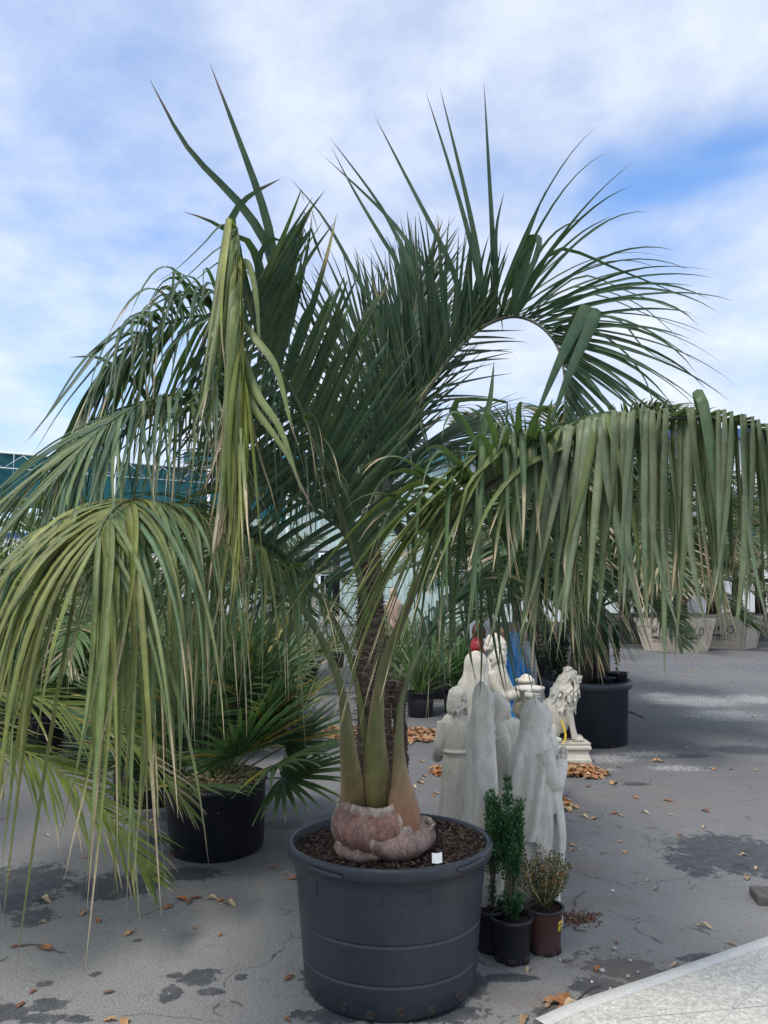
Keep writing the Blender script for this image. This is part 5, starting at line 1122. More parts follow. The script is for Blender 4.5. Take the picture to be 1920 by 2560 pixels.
# ------------------------------------------------------------------ fan palms at the left
def fanpalm(name, label, c, z0, n, plen, flen, col, seed, nseg=22, w=.028, group=None, sx=1.0, el=(5, 88), droop=1.2, edge=(.30, .24, .06), straw=False, spread=205, pw=.007):
    t = thing(name, label, 'fan palm', (c[0], c[1], z0), 0, group); q = random.Random(seed)
    for i in range(n):
        a = i*2.399+q.uniform(-.3, .3); e = R(el[0]+(el[1]-el[0])*((i+.5)/n)**.8+q.uniform(-6, 6)); b = Bag()
        d = (math.cos(a)*math.cos(e)*sx, math.sin(a)*math.cos(e), math.sin(e))
        fan_leaf(b, (math.cos(a)*.03, math.sin(a)*.03, 0), d, plen*q.uniform(.7, 1.15), flen*q.uniform(.8, 1.1), nseg, spread, jit(col, .22, q), droop*q.uniform(.7, 1.4), w, pw, q, edge)
        b.build('leaf', M['leaf'], t)
    if straw:
        b = Bag()
        for i in range(420):
            a = q.uniform(0, 6.28); r_ = q.uniform(.02, straw); p0 = np.array([r_*math.cos(a), r_*math.sin(a), q.uniform(-.02, .05)]); d = nrm([q.uniform(-1, 1), q.uniform(-1, 1), q.uniform(-.3, .9)]); e_ = p0+d*q.uniform(.04, .12); s_ = nrm(np.cross(d, (0.1, .2, 1)))*.0018
            b.add([p0-s_, p0+s_, (p0+e_)/2+[0, 0, .01], e_], [(0, 1, 2), (1, 3, 2)], jit((.42, .31, .18), .35, q))
        b.build('dry_fibre', M['litter'], t, smooth=False, stuff=True)
    return t
cL = G(547, 2128); cL[1] = 4.72; cL[0] = float(P(545, 2128, 4.72)[0])
LPG = 'fan palms in black nursery pots'
nursery_pot('nursery_pot', 'glossy black nursery tub of the fan palm, left of the big charcoal tub', 'plant pot', cL, .300, .268, .40, M['pot2'], None, lip=.010, n=72, soil=.92, tilt=(R(2), R(-3.5)), grooves=())
fanpalm('fan_palm', 'bushy dark green fan palm with straw at its base in the glossy black tub', cL, .37, 34, .50, .56, (.075, .150, .058), 71, 26, .038, LPG, straw=.24, el=(4, 88), droop=.7)
c = G(372, 2020); c[1] = 5.75; c[0] = float(P(372, 2000, 5.75)[0])
nursery_pot('nursery_pot', 'black nursery tub just behind and left of the glossy black tub', 'plant pot', c, .27, .24, .42, M['pot2'], None, n=48)
fanpalm('fan_palm', 'fan palm in the black tub behind the glossy one, half covered by drooping leaflets', c, .38, 24, .40, .50, (.055, .12, .045), 72, 20, .036, LPG)
k = 73
for x, Y, z0, n, pl_, fl_, cl, lb in (
 (470, 7.2, .34, 20, .42, .50, (.085, .14, .055), 'fan palm with grey green leaves right behind the glossy black tub'),
 (620, 7.6, .34, 18, .40, .48, (.08, .13, .05), 'fan palm behind the right side of the glossy black tub'),
 (250, 8.2, .36, 18, .5, .55, (.10, .15, .06), 'olive green fan palm in the second row at left'),
 (110, 7.4, .36, 20, .5, .55, (.07, .14, .05), 'fan palm at the left edge behind the hanging leaflets'),
 (370, 9.6, .36, 20, .55, .55, (.14, .17, .07), 'yellowish fan palm in the third row, middle of the left block'),
 (540, 9.8, .36, 18, .55, .55, (.13, .16, .07), 'yellowish fan palm in the third row, right of the block'),
 (660, 9.2, .34, 14, .45, .5, (.10, .15, .055), 'fan palm at the right end of the third row'),
 (180, 10.5, .36, 16, .6, .6, (.12, .17, .06), 'light green fan palm at the back of the left block'),
 (20, 9.5, .36, 16, .7, .6, (.09, .15, .05), 'tall fan palm at the far left edge of the yard')):
    c = (float(P(x, 1700, Y)[0]), Y, 0); nursery_pot('nursery_pot', 'pot of the '+lb, 'plant pot', c, .21, .18, .36, M['pot2'], 'black pots of the left block of fan palms', n=28)
    fanpalm('fan_palm', lb, c, z0, n, pl_, fl_, cl, k, 15, .032, LPG, el=(5, 88)); k += 1
for x, Y, z0, lb in ((330, 12.5, 1.05, 'tall fan palm with stiff round fans near the white container'),):
    c = (float(P(x, 1700, Y)[0]), Y, 0); b = Bag(); b.add(*tube([(0, 0, 0), (0, 0, z0+.1)], [.12, .08], 10)); tt = fanpalm('fan_palm', lb, c, 0, 16, .6, .55, (.04, .13, .055), k, 22, .035, None); k += 1
    for ch_ in tt.children: ch_.location = (0, 0, z0)
    b.build('trunk', M['fiber'], tt)
# feather palm outside the left edge whose low fronds arch into view near the ground
c = (-2.66, 3.62, 0)
nursery_pot('nursery_pot', 'black tub of the low arching feather palm at the left edge', 'plant pot', c, .26, .22, .40, M['pot2'], None, n=40)
tl = thing('palm_tree', 'feather palm at the left edge whose low frond arches down to the asphalt', 'palm tree', (c[0], c[1], .36))
q = random.Random(90); b = Bag(); b.add(*tube([(0, 0, 0), (0, 0, .5)], [.10, .07], 12)); b.build('trunk', M['fiber'], tl)
for rz_, rise, dr, ln_, z_, seed in ((-10, .25, .75, 1.95, .45, 1), (-2, .42, .80, 2.0, .47, 10), (9, .85, .95, 2.0, .45, 2), (40, .9, .8, 1.9, .5, 3), (-35, .55, .9, 1.5, .45, 4), (120, .9, .8, 1.8, .5, 5), (200, .8, .8, 1.8, .5, 6), (280, .9, .8, 1.7, .5, 7)):
    b = Bag(); qq = random.Random(seed); pinnate(b, ln_, rise, dr, 46, .50, .019, (.12, .165, .030), qq, rach=.009, ang=(60, 30), vup=.05, ldroop=1.3, dryp=.2, n=26, ln=8, petiole=.22)
    o = b.build('frond', M['leaf'], tl); o.location = (0, 0, z_); o.rotation_euler = (0, 0, R(rz_))
# ------------------------------------------------------------------ lion's big tub with palm and two small boxwoods
cR = (float(P(1467, 1850, 7.98)[0]), 7.98, 0)
nursery_pot('plant_pot', 'very large black tub with a wide flat rim behind the stone lion', 'plant pot', cR, .425, .395, .62, M['pot'], None, lip=.035, n=96, soil=.93, holes=9, grooves=())
def feather_palm(label, c, z0, hs, n, L_, col, seed, nl=34, ll=.5, lw=.024, group=None, tr_=.09, dry=.3, el=(.5, 1.35), name='palm_tree', rel=1.0, matf='fiber', variants=3):
    t = thing(name, label, 'palm tree', (c[0], c[1], z0), 0, group); q = random.Random(seed)
    b = Bag(); v, f = tube([(0, 0, -.05), (.01, 0, hs*.4), (0, .01, hs)], [tr_*1.2, tr_, tr_*.7], 12); v = v+nr.normal(size=v.shape)*.004; b.add(v, f); b.build('trunk', M[matf], t)
    ms = []
    for k_ in range(variants):
        b = Bag(); pinnate(b, L_*q.uniform(.9, 1.1), el[0]+(el[1]-el[0])*(k_+.5)/variants, q.uniform(.7, 1.05)*1.7/L_*rel, nl, ll, lw, col, q, rach=.011, dryp=dry, n=18, ln=6); ms.append(b.mesh('frond', M['leaf']))
    for i in range(n):
        k_ = int((i/n)*variants); o = link('frond', ms[k_], t); o.location = (0, 0, hs-.03); o.rotation_euler = (q.uniform(-.1, .1), q.uniform(-.12, .12), i*2.399+q.uniform(-.3, .3)); s_ = q.uniform(.85, 1.1); o.scale = (s_,)*3
    return t
feather_palm('full feather palm with dry leaf tips growing in the very large black tub', cR, .58, 1.45, 32, 2.0, (.055, .10, .045), 101, 44, .62, .028, dry=.6, el=(.15, 1.35))
feather_palm('second stem of the palm clump in the very large black tub', (cR[0]+.16, cR[1]-.05, 0), .58, .8, 16, 1.7, (.06, .11, .045), 102, 36, .55, .026, dry=.6, el=(.2, 1.3), tr_=.07)
for x, Y, h_, sd_ in ((1512, 7.68, .55, 111), (1545, 7.80, .55, 112)):
    c = (float(P(x, 1700, Y)[0]), Y, .575); nursery_pot('nursery_pot', ('small black pot sitting on the soil of the very large tub, left one', 'small black pot perched at the right rim of the very large tub')[sd_-111], 'plant pot', c, .098, .08, .10+.03*(sd_ == 112), M['pot2'], None, lip=.006, wall=.002, n=36)
    q = random.Random(sd_); st_ = []
    for i in range(5): hx, hy, h2 = q.uniform(-.04, .04), q.uniform(-.03, .03), h_*q.uniform(.7, 1); st_.append(([(0, 0, 0), (hx*.4, hy*.4, h2*.5), (hx, hy, h2)], .003))
    shrub('boxwood', ('thin twiggy boxwood in the left small pot on the very large tub', 'dense columnar boxwood in the small pot at the tub\'s right rim')[sd_-111], c, c[2]+.08, st_, .026, .018, (.030, .085, .035), sd_, per=260 if sd_ == 111 else 420)
c = (float(P(1385, 1700, 8.3)[0]), 8.3, 0); q = random.Random(5); st_ = [([(0, 0, 0), (q.uniform(-.1, .1), q.uniform(-.1, .1), .4), (q.uniform(-.2, .2), q.uniform(-.2, .2), q.uniform(.6, 1.0))], .005) for i in range(18)]
nursery_pot('nursery_pot', 'black pot of the dark bush left of the very large tub', 'plant pot', c, .22, .19, .3, M['pot2'], None, n=28)
shrub('boxwood', 'dark dense bush in a pot behind the lion\'s back', c, .27, st_, .03, .02, (.028, .075, .032), 115, per=230, spread=.05)
# ------------------------------------------------------------------ timber boxes with palms
def crate(c, w, h, label, rz, group, marks=True, m='wood'):
    t = thing('planter_box', label, 'planter box', c, rz, group); wt, wb = w/2, w/2*.76
    def pt(u, v_, side, o_=0.0):   # u -1..1 along side, v 0..1 height
        hw = wb+(wt-wb)*v_; x, y = u*hw, -hw-o_
        a = side*math.pi/2; return (x*math.cos(a)-y*math.sin(a), x*math.sin(a)+y*math.cos(a), v_*h)
    rows = ((0, .20), (.205, .47), (.475, .75), (.755, 1.0))
    for s in range(4):
        for i, (v0, v1) in enumerate(rows):
            o_ = .012*(i in (0, 3)); b = Bag()
            V = [pt(-.985, v0, s, o_), pt(.985, v0, s, o_), pt(.985, v1, s, o_), pt(-.985, v1, s, o_), pt(-.985, v0, s, o_-.03), pt(.985, v0, s, o_-.03), pt(.985, v1, s, o_-.03), pt(-.985, v1, s, o_-.03)]
            b.add(V, [(0, 1, 2, 3), (4, 7, 6, 5), (0, 4, 5, 1), (3, 2, 6, 7), (0, 3, 7, 4), (1, 5, 6, 2)]); b.build('plank', M[m], t, smooth=False)
        for u0 in ((-1.0, -.90), (.90, 1.0)) if s in (0, 2) else ((-1.04, -.92), (.92, 1.04)):
            b = Bag(); V = [pt(u_, v_, s, o_) for o_ in (.032, .013) for u_, v_ in ((u0[0], 0), (u0[1], 0), (u0[1], 1.0), (u0[0], 1.0))]
            b.add(V, [(0, 1, 2, 3), (4, 7, 6, 5), (0, 4, 5, 1), (3, 2, 6, 7), (0, 3, 7, 4), (1, 5, 6, 2)]); b.build('batten', M[m], t, smooth=False)
    b = Bag(); hw = wt*.95; b.add([(-hw, -hw, h*.92), (hw, -hw, h*.92), (hw, hw, h*.92), (-hw, hw, h*.92)], [(0, 1, 2, 3)]); b.build('soil', M['soil'], t, smooth=False)
    if marks:
        q = random.Random(3)
        for s in (0, 3):
            b = Bag(); cu, cv = .38, .60; ring = []
            for k_ in range(20): a = 2*math.pi*k_/20; ring.append((a, .16, .125)); 
            V = []; 
            for k_ in range(20): a = 2*math.pi*k_/20; V += [pt(cu+.15*math.cos(a), cv+.125*math.sin(a), s, .006), pt(cu+.105*math.cos(a), cv+.09*math.sin(a), s, .006)]
            b.add(V, [(2*k_, 2*((k_+1) % 20), 2*((k_+1) % 20)+1, 2*k_+1) for k_ in range(20)])
            def quad(u0, v0, u1, v1): b.add([pt(u0, v0, s, .006), pt(u1, v0+q.uniform(-.01, .01), s, .006), pt(u1+q.uniform(-.01, .02), v1, s, .006), pt(u0+q.uniform(-.02, .01), v1+q.uniform(-.01, .01), s, .006)], [(0, 1, 2, 3)])
            for u0, v0, u1, v1 in ((-.32, .52, -.24, .60), (-.28, .58, -.14, .63), (-.22, .63, -.16, .71), (-.32, .64, -.25, .69), (-.12, .55, -.06, .66), (-.08, .64, .02, .70), (.37, .57, .39, .64)): quad(u0, v0, u1, v1)
            for k_ in range(5): quad(-.42+k_*.075, .37, -.385+k_*.075+.02*k_, .455)
            for k_ in range(4): quad(.02+k_*.10, .37+.01*(k_ % 2), .09+k_*.10, .39+.01*(k_ % 2)); quad(.02+k_*.10, .42, .08+k_*.10, .445+.01*(k_ % 2))
            for k_ in range(7): quad(-.36+k_*.12, .27, -.29+k_*.12, .29); quad(-.35+k_*.12, .29, -.32+k_*.12, .335); 
            b.build('stencil', M['stencil'], t, smooth=False, stuff=True)
    return t
CG = 'large timber tree boxes at the back right'
Yc = 19.6
crate((float(P(1702, 1600, Yc)[0])+.05, Yc+.5, 0), 1.38, .83, 'pale weathered timber tree box with black stencil marks, nearest of the back row', R(28), CG)
crate((float(P(1842, 1600, 20.6)[0]), 21.1, 0), 1.40, .86, 'brown timber tree box with black stencil marks at the right edge', R(-40), CG)
j = 0
for x, Y, w_, rz_, lb in ((1778, 23.5, 1.3, 8, 'grey timber box in the row behind, seen between the two stencilled boxes'), (1560, 23.0, 1.3, 20, 'dark timber box behind, left of the stencilled boxes'), (1640, 24.5, 1.3, -10, 'dark timber box in the rear row behind the pale stencilled box'), (1900, 24.5, 1.3, 12, 'grey timber box in the rear row near the right edge'), (1480, 24.5, 1.2, 5, 'dark timber box in the rear row, leftmost of them')):
    crate((float(P(x, 1600, Y)[0]), Y, 0), w_, .85, lb, R(rz_), CG, marks=False, m='wooddark' if j % 2 else 'wood'); j += 1
PG = 'feather palms at the back of the yard'
for x, Y, hs, n, L_, lb, cl in (
 (1702, 20.1, 1.1, 22, 2.3, 'feather palm growing in the pale stencilled tree box', (.075, .12, .055)),
 (1842, 21.1, 1.0, 20, 2.3, 'feather palm growing in the brown stencilled tree box', (.06, .115, .05)),
 (1778, 23.5, 1.7, 22, 2.6, 'feather palm in the grey box between the stencilled ones', (.07, .12, .05)),
 (1560, 23.0, 1.6, 24, 2.7, 'dark feather palm in the box left of the stencilled boxes', (.05, .10, .045)),
 (1640, 24.5, 2.1, 24, 2.9, 'tall feather palm in the rear row behind the pale box', (.05, .10, .05)),
 (1900, 24.5, 2.3, 22, 2.8, 'tall feather palm in the rear row near the right edge', (.055, .11, .05)),
 (1480, 24.5, 1.7, 24, 2.8, 'feather palm in the leftmost rear timber box', (.06, .11, .05))):
    feather_palm(lb, (float(P(x, 1500, Y)[0]), Y, 0), .8, hs, n, L_, cl, int(x+Y*10), 30, .62, .04, PG, tr_=.14, dry=.6, el=(.0, 1.3))
for x, Y, hs, n, L_, lb, cl in (
 (150, 12.0, 1.15, 22, 1.6, 'feather palm under the teal canopy at far left', (.075, .14, .045)),
 (30, 8.2, .75, 20, 1.5, 'bright green feather palm behind the hanging leaflets at the left edge', (.08, .15, .05)),
 (470, 15.5, 1.5, 20, 1.8, 'feather palm in front of the white container', (.07, .12, .05)),
 (690, 13.0, 1.1, 20, 1.6, 'feather palm between the container and the shed doorway', (.05, .10, .05)),
 (1180, 12.5, 1.5, 22, 1.7, 'dark feather palm in front of the pale shed wall', (.03, .075, .042)),
 (1330, 12.8, 1.4, 22, 1.9, 'feather palm above the timber planter wall', (.045, .095, .045)),
 (1440, 11.0, 1.9, 26, 2.1, 'dark feather palm behind the very large tub', (.04, .085, .04)),
 (1590, 26.5, 3.4, 26, 2.9, 'tall dark feather palm behind the rear timber boxes, left one', (.04, .09, .04)),
 (1290, 16.5, 2.2, 24, 2.3, 'feather palm in front of the shed behind the blue statue', (.045, .095, .045)),
 (1690, 27.5, 3.8, 26, 3.0, 'tall feather palm behind the rear timber boxes, right one', (.045, .095, .045)),
 (590, 20.0, 1.6, 18, 2.2, 'feather palm beside the end of the teal canopy', (.06, .12, .06)),
 (265, 7.0, .9, 16, 1.4, 'young feather palm in the left block', (.07, .13, .045))):
    c = (float(P(x, 1500, Y)[0]), Y, 0); nursery_pot('nursery_pot', 'tub of the '+lb, 'plant pot', c, .30, .26, .42, M['pot2'], None, n=28)
    feather_palm(lb, c, .38, hs, n, L_, cl, int(x+Y*10), 30, .5, .03, PG, tr_=.09, dry=.35, el=(.1, 1.35))
# strap leaved plants in the middle distance
def strap_plant(label, c, z0, n, L_, w_, col, seed, group=None, droop=.9, nv=3):
    t = thing('strap_plant', label, 'plant', (c[0], c[1], z0), 0, group); q = random.Random(seed)
    for k_ in range(nv):
        b = Bag()
        for i in range(n//nv):
            a = q.uniform(0, 6.28); e = R(q.uniform(25, 88)); d = np.array([math.cos(a)*math.cos(e), math.sin(a)*math.cos(e), math.sin(e)]); p0 = np.array([q.uniform(-.06, .06), q.uniform(-.06, .06), 0])
            z_ = q.random(); hub = p0+d*L_*.35*z_
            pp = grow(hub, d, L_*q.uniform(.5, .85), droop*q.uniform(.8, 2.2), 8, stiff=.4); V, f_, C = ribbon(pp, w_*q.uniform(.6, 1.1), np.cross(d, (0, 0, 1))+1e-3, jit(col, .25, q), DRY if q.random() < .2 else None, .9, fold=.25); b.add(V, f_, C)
        b.build('leaf_cluster', M['leaf'], t)
    return t
MG = 'strap leaved plants in black pots at mid distance'
for i, (x, yb, Y, rp, hp, n, L_, w_, cl, lb) in enumerate((
 (1051, 1790, 9.55, .170, .30, 120, .98, .032, (.11, .19, .075), 'fountain shaped strap leaved plant in the black pot by the pale statues'),
 (1140, 1775, 9.9, .165, .30, 90, .95, .045, (.07, .16, .06), 'broad leaved strap plant in the black pot just left of the statues'),
 (1090, 1750, 11.2, .20, .36, 110, 1.0, .034, (.075, .14, .06), 'strap leaved plant in the dark pot behind and between two others'),
 (985, 1750, 10.8, .19, .32, 90, .95, .03, (.09, .16, .065), 'strap leaved plant showing through the palm stalks'),
 (1200, 1740, 11.5, .19, .32, 80, 1.1, .06, (.05, .12, .05), 'broad dark strap plant behind the statues'),
 (770, 1690, 12.5, .17, .30, 90, .8, .026, (.10, .18, .08), 'light green grassy plant left of the palm stem'),
 (700, 1680, 13.5, .17, .30, 80, .8, .026, (.07, .13, .06), 'grassy plant in the row left of the palm stem'),
 (840, 1650, 15.5, .17, .30, 80, .8, .026, (.08, .15, .07), 'grassy plant in front of the shed doorway'),
 (640, 1660, 14.5, .17, .30, 80, .8, .026, (.06, .12, .055), 'grassy plant at the left of the mid row'),
 (905, 1660, 14.8, .17, .30, 80, .85, .026, (.09, .17, .07), 'grassy plant right of the shed doorway'),
 (1010, 1640, 16.5, .2, .34, 90, 1.2, .03, (.11, .18, .08), 'taller grassy plant near the shed wall'),
 (740, 1630, 18.0, .2, .34, 80, .9, .03, (.07, .12, .06), 'grassy plant in the back row by the shed'))):
    c = (float(P(x, yb, Y)[0]), Y, 0); nursery_pot('nursery_pot', 'pot of the '+lb, 'plant pot', c, rp, rp*.86, hp, M['pot2'], None, n=32, grooves=(.75,) if i < 3 else ())
    strap_plant(lb, c, hp*.85, n, L_, w_, cl, 200+i, MG)
# row of dense spiky palms closing the left middle distance
k = 300
for x, Y in ((700, 11.5), (430, 12.0), (590, 12.6), (300, 11.2), (60, 12.5), (200, 13.5), (500, 14.0)):
    c = (float(P(x, 1650, Y)[0]), Y, 0); fanpalm('fan_palm', 'spiky %s fan palm in the far rows at left, %s' % (('olive', 'green')[k % 2], {700: 'nearest the palm stem', 430: 'in line with the container', 590: 'in front of the shed corner', 300: 'behind the yellowish ones', 60: 'at the left edge', 200: 'under the canopy post', 500: 'rearmost of them'}[x]), c, .05, 16, .8, .55, ((.13, .165, .07), (.08, .14, .055))[k % 2], k, 13, .034, 'spiky fan palms in the far left rows', el=(15, 88)); k += 1
# ------------------------------------------------------------------ fallen leaves, twigs, pebbles
LC = [(.40, .17, .07), (.50, .28, .13), (.28, .11, .06), (.56, .42, .24), (.36, .24, .14), (.20, .10, .06)]
def dry_leaf(q, L_, col):
    """lobed, curled leaf blade with a thin stalk"""
    n = 9; V = []; C = []; W_ = L_*q.uniform(.30, .5); cu = q.uniform(.1, .5); kx = q.uniform(-.4, .4)
    for i in range(n):
        u = i/(n-1); w = W_*math.sin(math.pi*min(1, u*.94+.03))**.8*(1+.22*math.sin(u*17+q.random()))*.5
        x = (u-.5)*L_; z = cu*L_*.35*math.sin(u*3.1+kx)**2
        for s in (-1, 0, 1): V.append((x, s*w, z+abs(s)*w*q.uniform(.15, .75)+.0015)); C.append(np.array(col)*(1 if s else .8))
    f = []
    for i in range(n-1): a = i*3; f += [(a, a+1, a+4, a+3), (a+1, a+2, a+5, a+4)]
    b = Bag().add(V, f, C); v, ff = tube([(-L_/2+.002, 0, .003), (-L_*.62, L_*.04, .002), (-L_*.75, L_*.1, .003)], .012*L_, 4); b.add(v, ff, np.array(col)*.6)
    return b
q = random.Random(77); LM = []
for i in range(14): LM.append(dry_leaf(q, 1.0, LC[i % 6]).mesh('fallen_leaf', M['litter']))
LG = 'dry leaves scattered on the asphalt'
MARKS = [(60, 1900, 'under the hanging fronds at far left'), (330, 2100, 'between the hanging fronds and the glossy black tub'), (560, 2200, 'in front of the glossy black tub'), (90, 2330, 'on the lower left asphalt'), (300, 2420, 'on the asphalt left of the dark stains'), (520, 2460, 'among the dark stains at lower left'), (660, 2330, 'left of the big charcoal tub'), (150, 2540, 'at the lower left corner'), (700, 2030, 'between the glossy black tub and the palm stalks'), (720, 1720, 'far behind the left petioles'), (1040, 1700, 'under the strap leaved plants'), (1050, 1930, 'behind the big tub, left of the robed man'), (1500, 1930, 'in front of the lion base'), (1480, 2120, 'right of the praying woman'), (1500, 2300, 'right of the bronze boxwood'), (1250, 2500, 'between the small pots and the kerb'), (1560, 2430, 'in the dirt patch by the kerb'), (1650, 1760, 'at the edge of the white powdery patch'), (1850, 1760, 'on the white powdery patch at right'), (1650, 1640, 'in front of the timber boxes'), (1850, 1650, 'far back at the right edge'), (1450, 1650, 'near the very large tub'), (1700, 1900, 'on the open asphalt right of the very large tub'), (1880, 1900, 'at the right edge beyond the damp patch'), (1800, 2140, 'on the dark damp patch at right'), (1640, 2080, 'left of the dark damp patch'), (1850, 2330, 'near the plank end'), (1680, 2300, 'on the open asphalt above the kerb'), (400, 1750, 'among the fan palm pots at left')]
def where(what, x, y): return what+' '+min(MARKS, key=lambda m_: (m_[0]-x)**2+((m_[1]-y)*1.6)**2)[2]
def put_leaf(x, y, L_, k=None, label='dry curled leaf lying on the asphalt', rz=None, tilt=.25):
    kk = q.randrange(14) if k is None else k; c = G(x, y)
    if label == 'dry curled leaf lying on the asphalt': label = where(('rust orange', 'tan brown', 'dark brown', 'cream', 'dull tan', 'blackish brown')[kk % 6]+(' large' if L_ > .075 else ' small')+' curled leaf', x, y)
    o = link('fallen_leaf', LM[kk]); o.location = (float(c[0]), float(c[1]), .003); o.scale = (L_*.85,)*3
    o.rotation_euler = (q.uniform(-tilt, tilt)*.5, q.uniform(-tilt, tilt)*.3, q.uniform(0, 6.28) if rz is None else rz); tag(o, label, 'leaf', LG)
    return o
for x, y, L_, k, lb in (
 (455, 2250, .085, 0, 'orange brown leaf in the cluster left of the big tub'), (488, 2247, .07, 2, 'dark brown leaf in the middle of the cluster left of the big tub'), (470, 2256, .08, 5, None), (530, 2250, .08, 3, 'pale tan leaf right of the cluster left of the big tub'), (552, 2253, .05, 0, None), (573, 2264, .10, 3, 'long cream coloured leaf pointing up right, left of the big tub'), (110, 2254, .10, 3, 'cream leaf under the hanging frond tips at left'), (205, 2285, .07, 1, None), (245, 2303, .06, 0, None), (420, 2270, .06, 0, None), (40, 2368, .055, 2, 'round rust coloured leaf at the end of the twig at left'), (114, 2373, .085, 0, 'orange leaf on the twig at left'), (82, 2481, .04, 2, 'small red leaf near the lower left corner'), (488, 2322, .03, 0, None), (551, 2339, .035, 0, None), (683, 2170, .06, 0, None), (735, 2198, .07, 0, 'rust leaf close to the left rim of the big tub'), (715, 2186, .05, 3, None), (723, 2446, .06, 2, 'dark red leaf beside the base of the big tub'), (428, 2142, .06, 0, None), (647, 2128, .05, 3, None), (380, 2056, .07, 3, None), (620, 2185, .05, 4, None),
 (1412, 2500, .11, 0, 'rust leaf on top of the clump by the kerb'), (1395, 2512, .12, 0, 'large rust leaf in the clump by the kerb'), (1378, 2510, .09, 4, 'tan leaf at the left of the clump by the kerb'), (1430, 2522, .11, 3, 'pale wrinkled leaf at the right of the clump by the kerb'), (1418, 2528, .08, 0, None), (1310, 2553, .09, 4, 'tan leaf at the bottom edge left of the kerb'), (1408, 2548, .07, 4, None), (1494, 2422, .05, 0, None), (1690, 2418, .06, 3, 'pale standing leaf near the dirt patch by the kerb'), (1322, 2428, .05, 3, 'small tan leaf at the foot of the front black nursery pot'), (1762, 2320, .08, 3, 'pale tan oak leaf alone on the asphalt right of the brown pot'), (1828, 2362, .05, 4, None), (1912, 2358, .06, 3, None), (1540, 2358, .035, 2, None), (1590, 2183, .05, 4, None), (1860, 2140, .06, 3, 'cream leaf in the dark damp patch at right'), (1890, 2172, .06, 3, None), (1640, 2225, .04, 3, None), (1620, 2204, .04, 3, None), (1430, 2115, .06, 1, 'tan leaf just right of the praying statue\'s hem'), (1430, 2128, .07, 4, None),
 (1645, 1905, .12, 1, 'orange tan leaf alone in the middle of the yard right of the very large tub'), (1535, 1960, .12, 1, None), (1460, 2043, .08, 3, None), (1485, 2048, .07, 1, None), (1612, 2034, .08, 3, 'cream leaf out on the open asphalt'), (1550, 2040, .06, 4, None), (1670, 2003, .08, 2, None), (1785, 1924, .09, 1, None), (1825, 1924, .07, 4, None), (1440, 2020, .08, 1, None), (1545, 1918, .08, 4, None), (1720, 1870, .08, 3, None), (1470, 1968, .06, 5, None), (1590, 1995, .07, 0, None), (1680, 2040, .05, 3, None), (1760, 2070, .05, 3, None), (1050, 1958, .09, 1, 'tan leaf on the asphalt between the big palm stalks and the statues'), (1035, 1970, .08, 3, None), (1090, 1985, .08, 4, None), (1055, 1905, .08, 4, None), (1030, 1860, .09, 3, None), (1075, 1840, .09, 3, None), (1000, 1867, .07, 1, None), (1085, 1990, .06, 0, None), (870, 1880, .09, 1, None), (700, 1985, .05, 3, None)):
    put_leaf(x, y, L_*1.1, k, lb or 'dry curled leaf lying on the asphalt')
for i in range(90):
    x, y = q.uniform(0, 1920), 1600+960*q.random()**1.4
    if 740 < x < 1210 and y > 2040 or (y > 2380-(x-1400)*.36 and x > 1350) or (1280 < x < 1430 and y > 2000): continue
    put_leaf(x, y, q.uniform(.035, .085))
for i in range(60):
    x, y = q.uniform(1300, 1920), q.uniform(1640, 1720); put_leaf(x, y, q.uniform(.05, .1), q.choice((3, 9, 1)))
def litter(lst, name, label, n, hmax=.05):
    b = Bag()
    for (x, y, rx, ry), m_ in lst:
        c = G(x, y); d = math.hypot(c[1], 1.5); ax = rx*d/F; ay = abs(G(x, y-ry)[1]-G(x, y+ry)[1])/2
        for i in range(m_):
            a = q.uniform(0, 6.28); r_ = q.random()**.6; lf = dry_leaf(q, q.uniform(.05, .11), jit(LC[q.choice((0, 1, 1, 3, 4, 2))], .2, q))
            Rm = Matrix.Rotation(q.uniform(0, 6.28), 4, 'Z') @ Matrix.Rotation(q.uniform(-.7, .7), 4, 'X') @ Matrix.Rotation(q.uniform(-.5, .5), 4, 'Y')
            Rm.translation = (float(c[0]+ax*r_*math.cos(a)), float(c[1]+ay*r_*math.sin(a)), .012+q.uniform(0, hmax)*(1-r_)); b.merge(lf, Rm)
    o = b.build(name, M['litter'], None, stuff=True); o['label'] = label; o['category'] = 'leaves'
litter([((880, 1836, 100, 17), 240), ((1040, 1840, 75, 17), 330), ((960, 1850, 60, 12), 120)], 'leaf_litter', 'drift of brown leaves on the asphalt behind the palm stalks', 0)
litter([((1450, 1934, 62, 14), 260), ((1408, 1922, 30, 10), 90)], 'leaf_litter', 'pile of brown leaves in front of the stone lion base', 0)
litter([((1098, 1932, 22, 10), 60)], 'leaf_litter', 'small clump of brown leaves left of the robed man statue', 0)
litter([((1405, 2020, 22, 9), 45)], 'leaf_litter', 'small clump of brown leaves right of the praying woman', 0)
litter([((700, 1640, 90, 8), 80), ((660, 1600, 60, 5), 60), ((760, 1662, 60, 6), 60)], 'leaf_litter', 'scattered brown leaves around the far potted plants left of the stem', 0, .02)
litter([((1325, 1722, 26, 10), 50)], 'leaf_litter', 'brown leaves heaped behind the monk statue', 0)
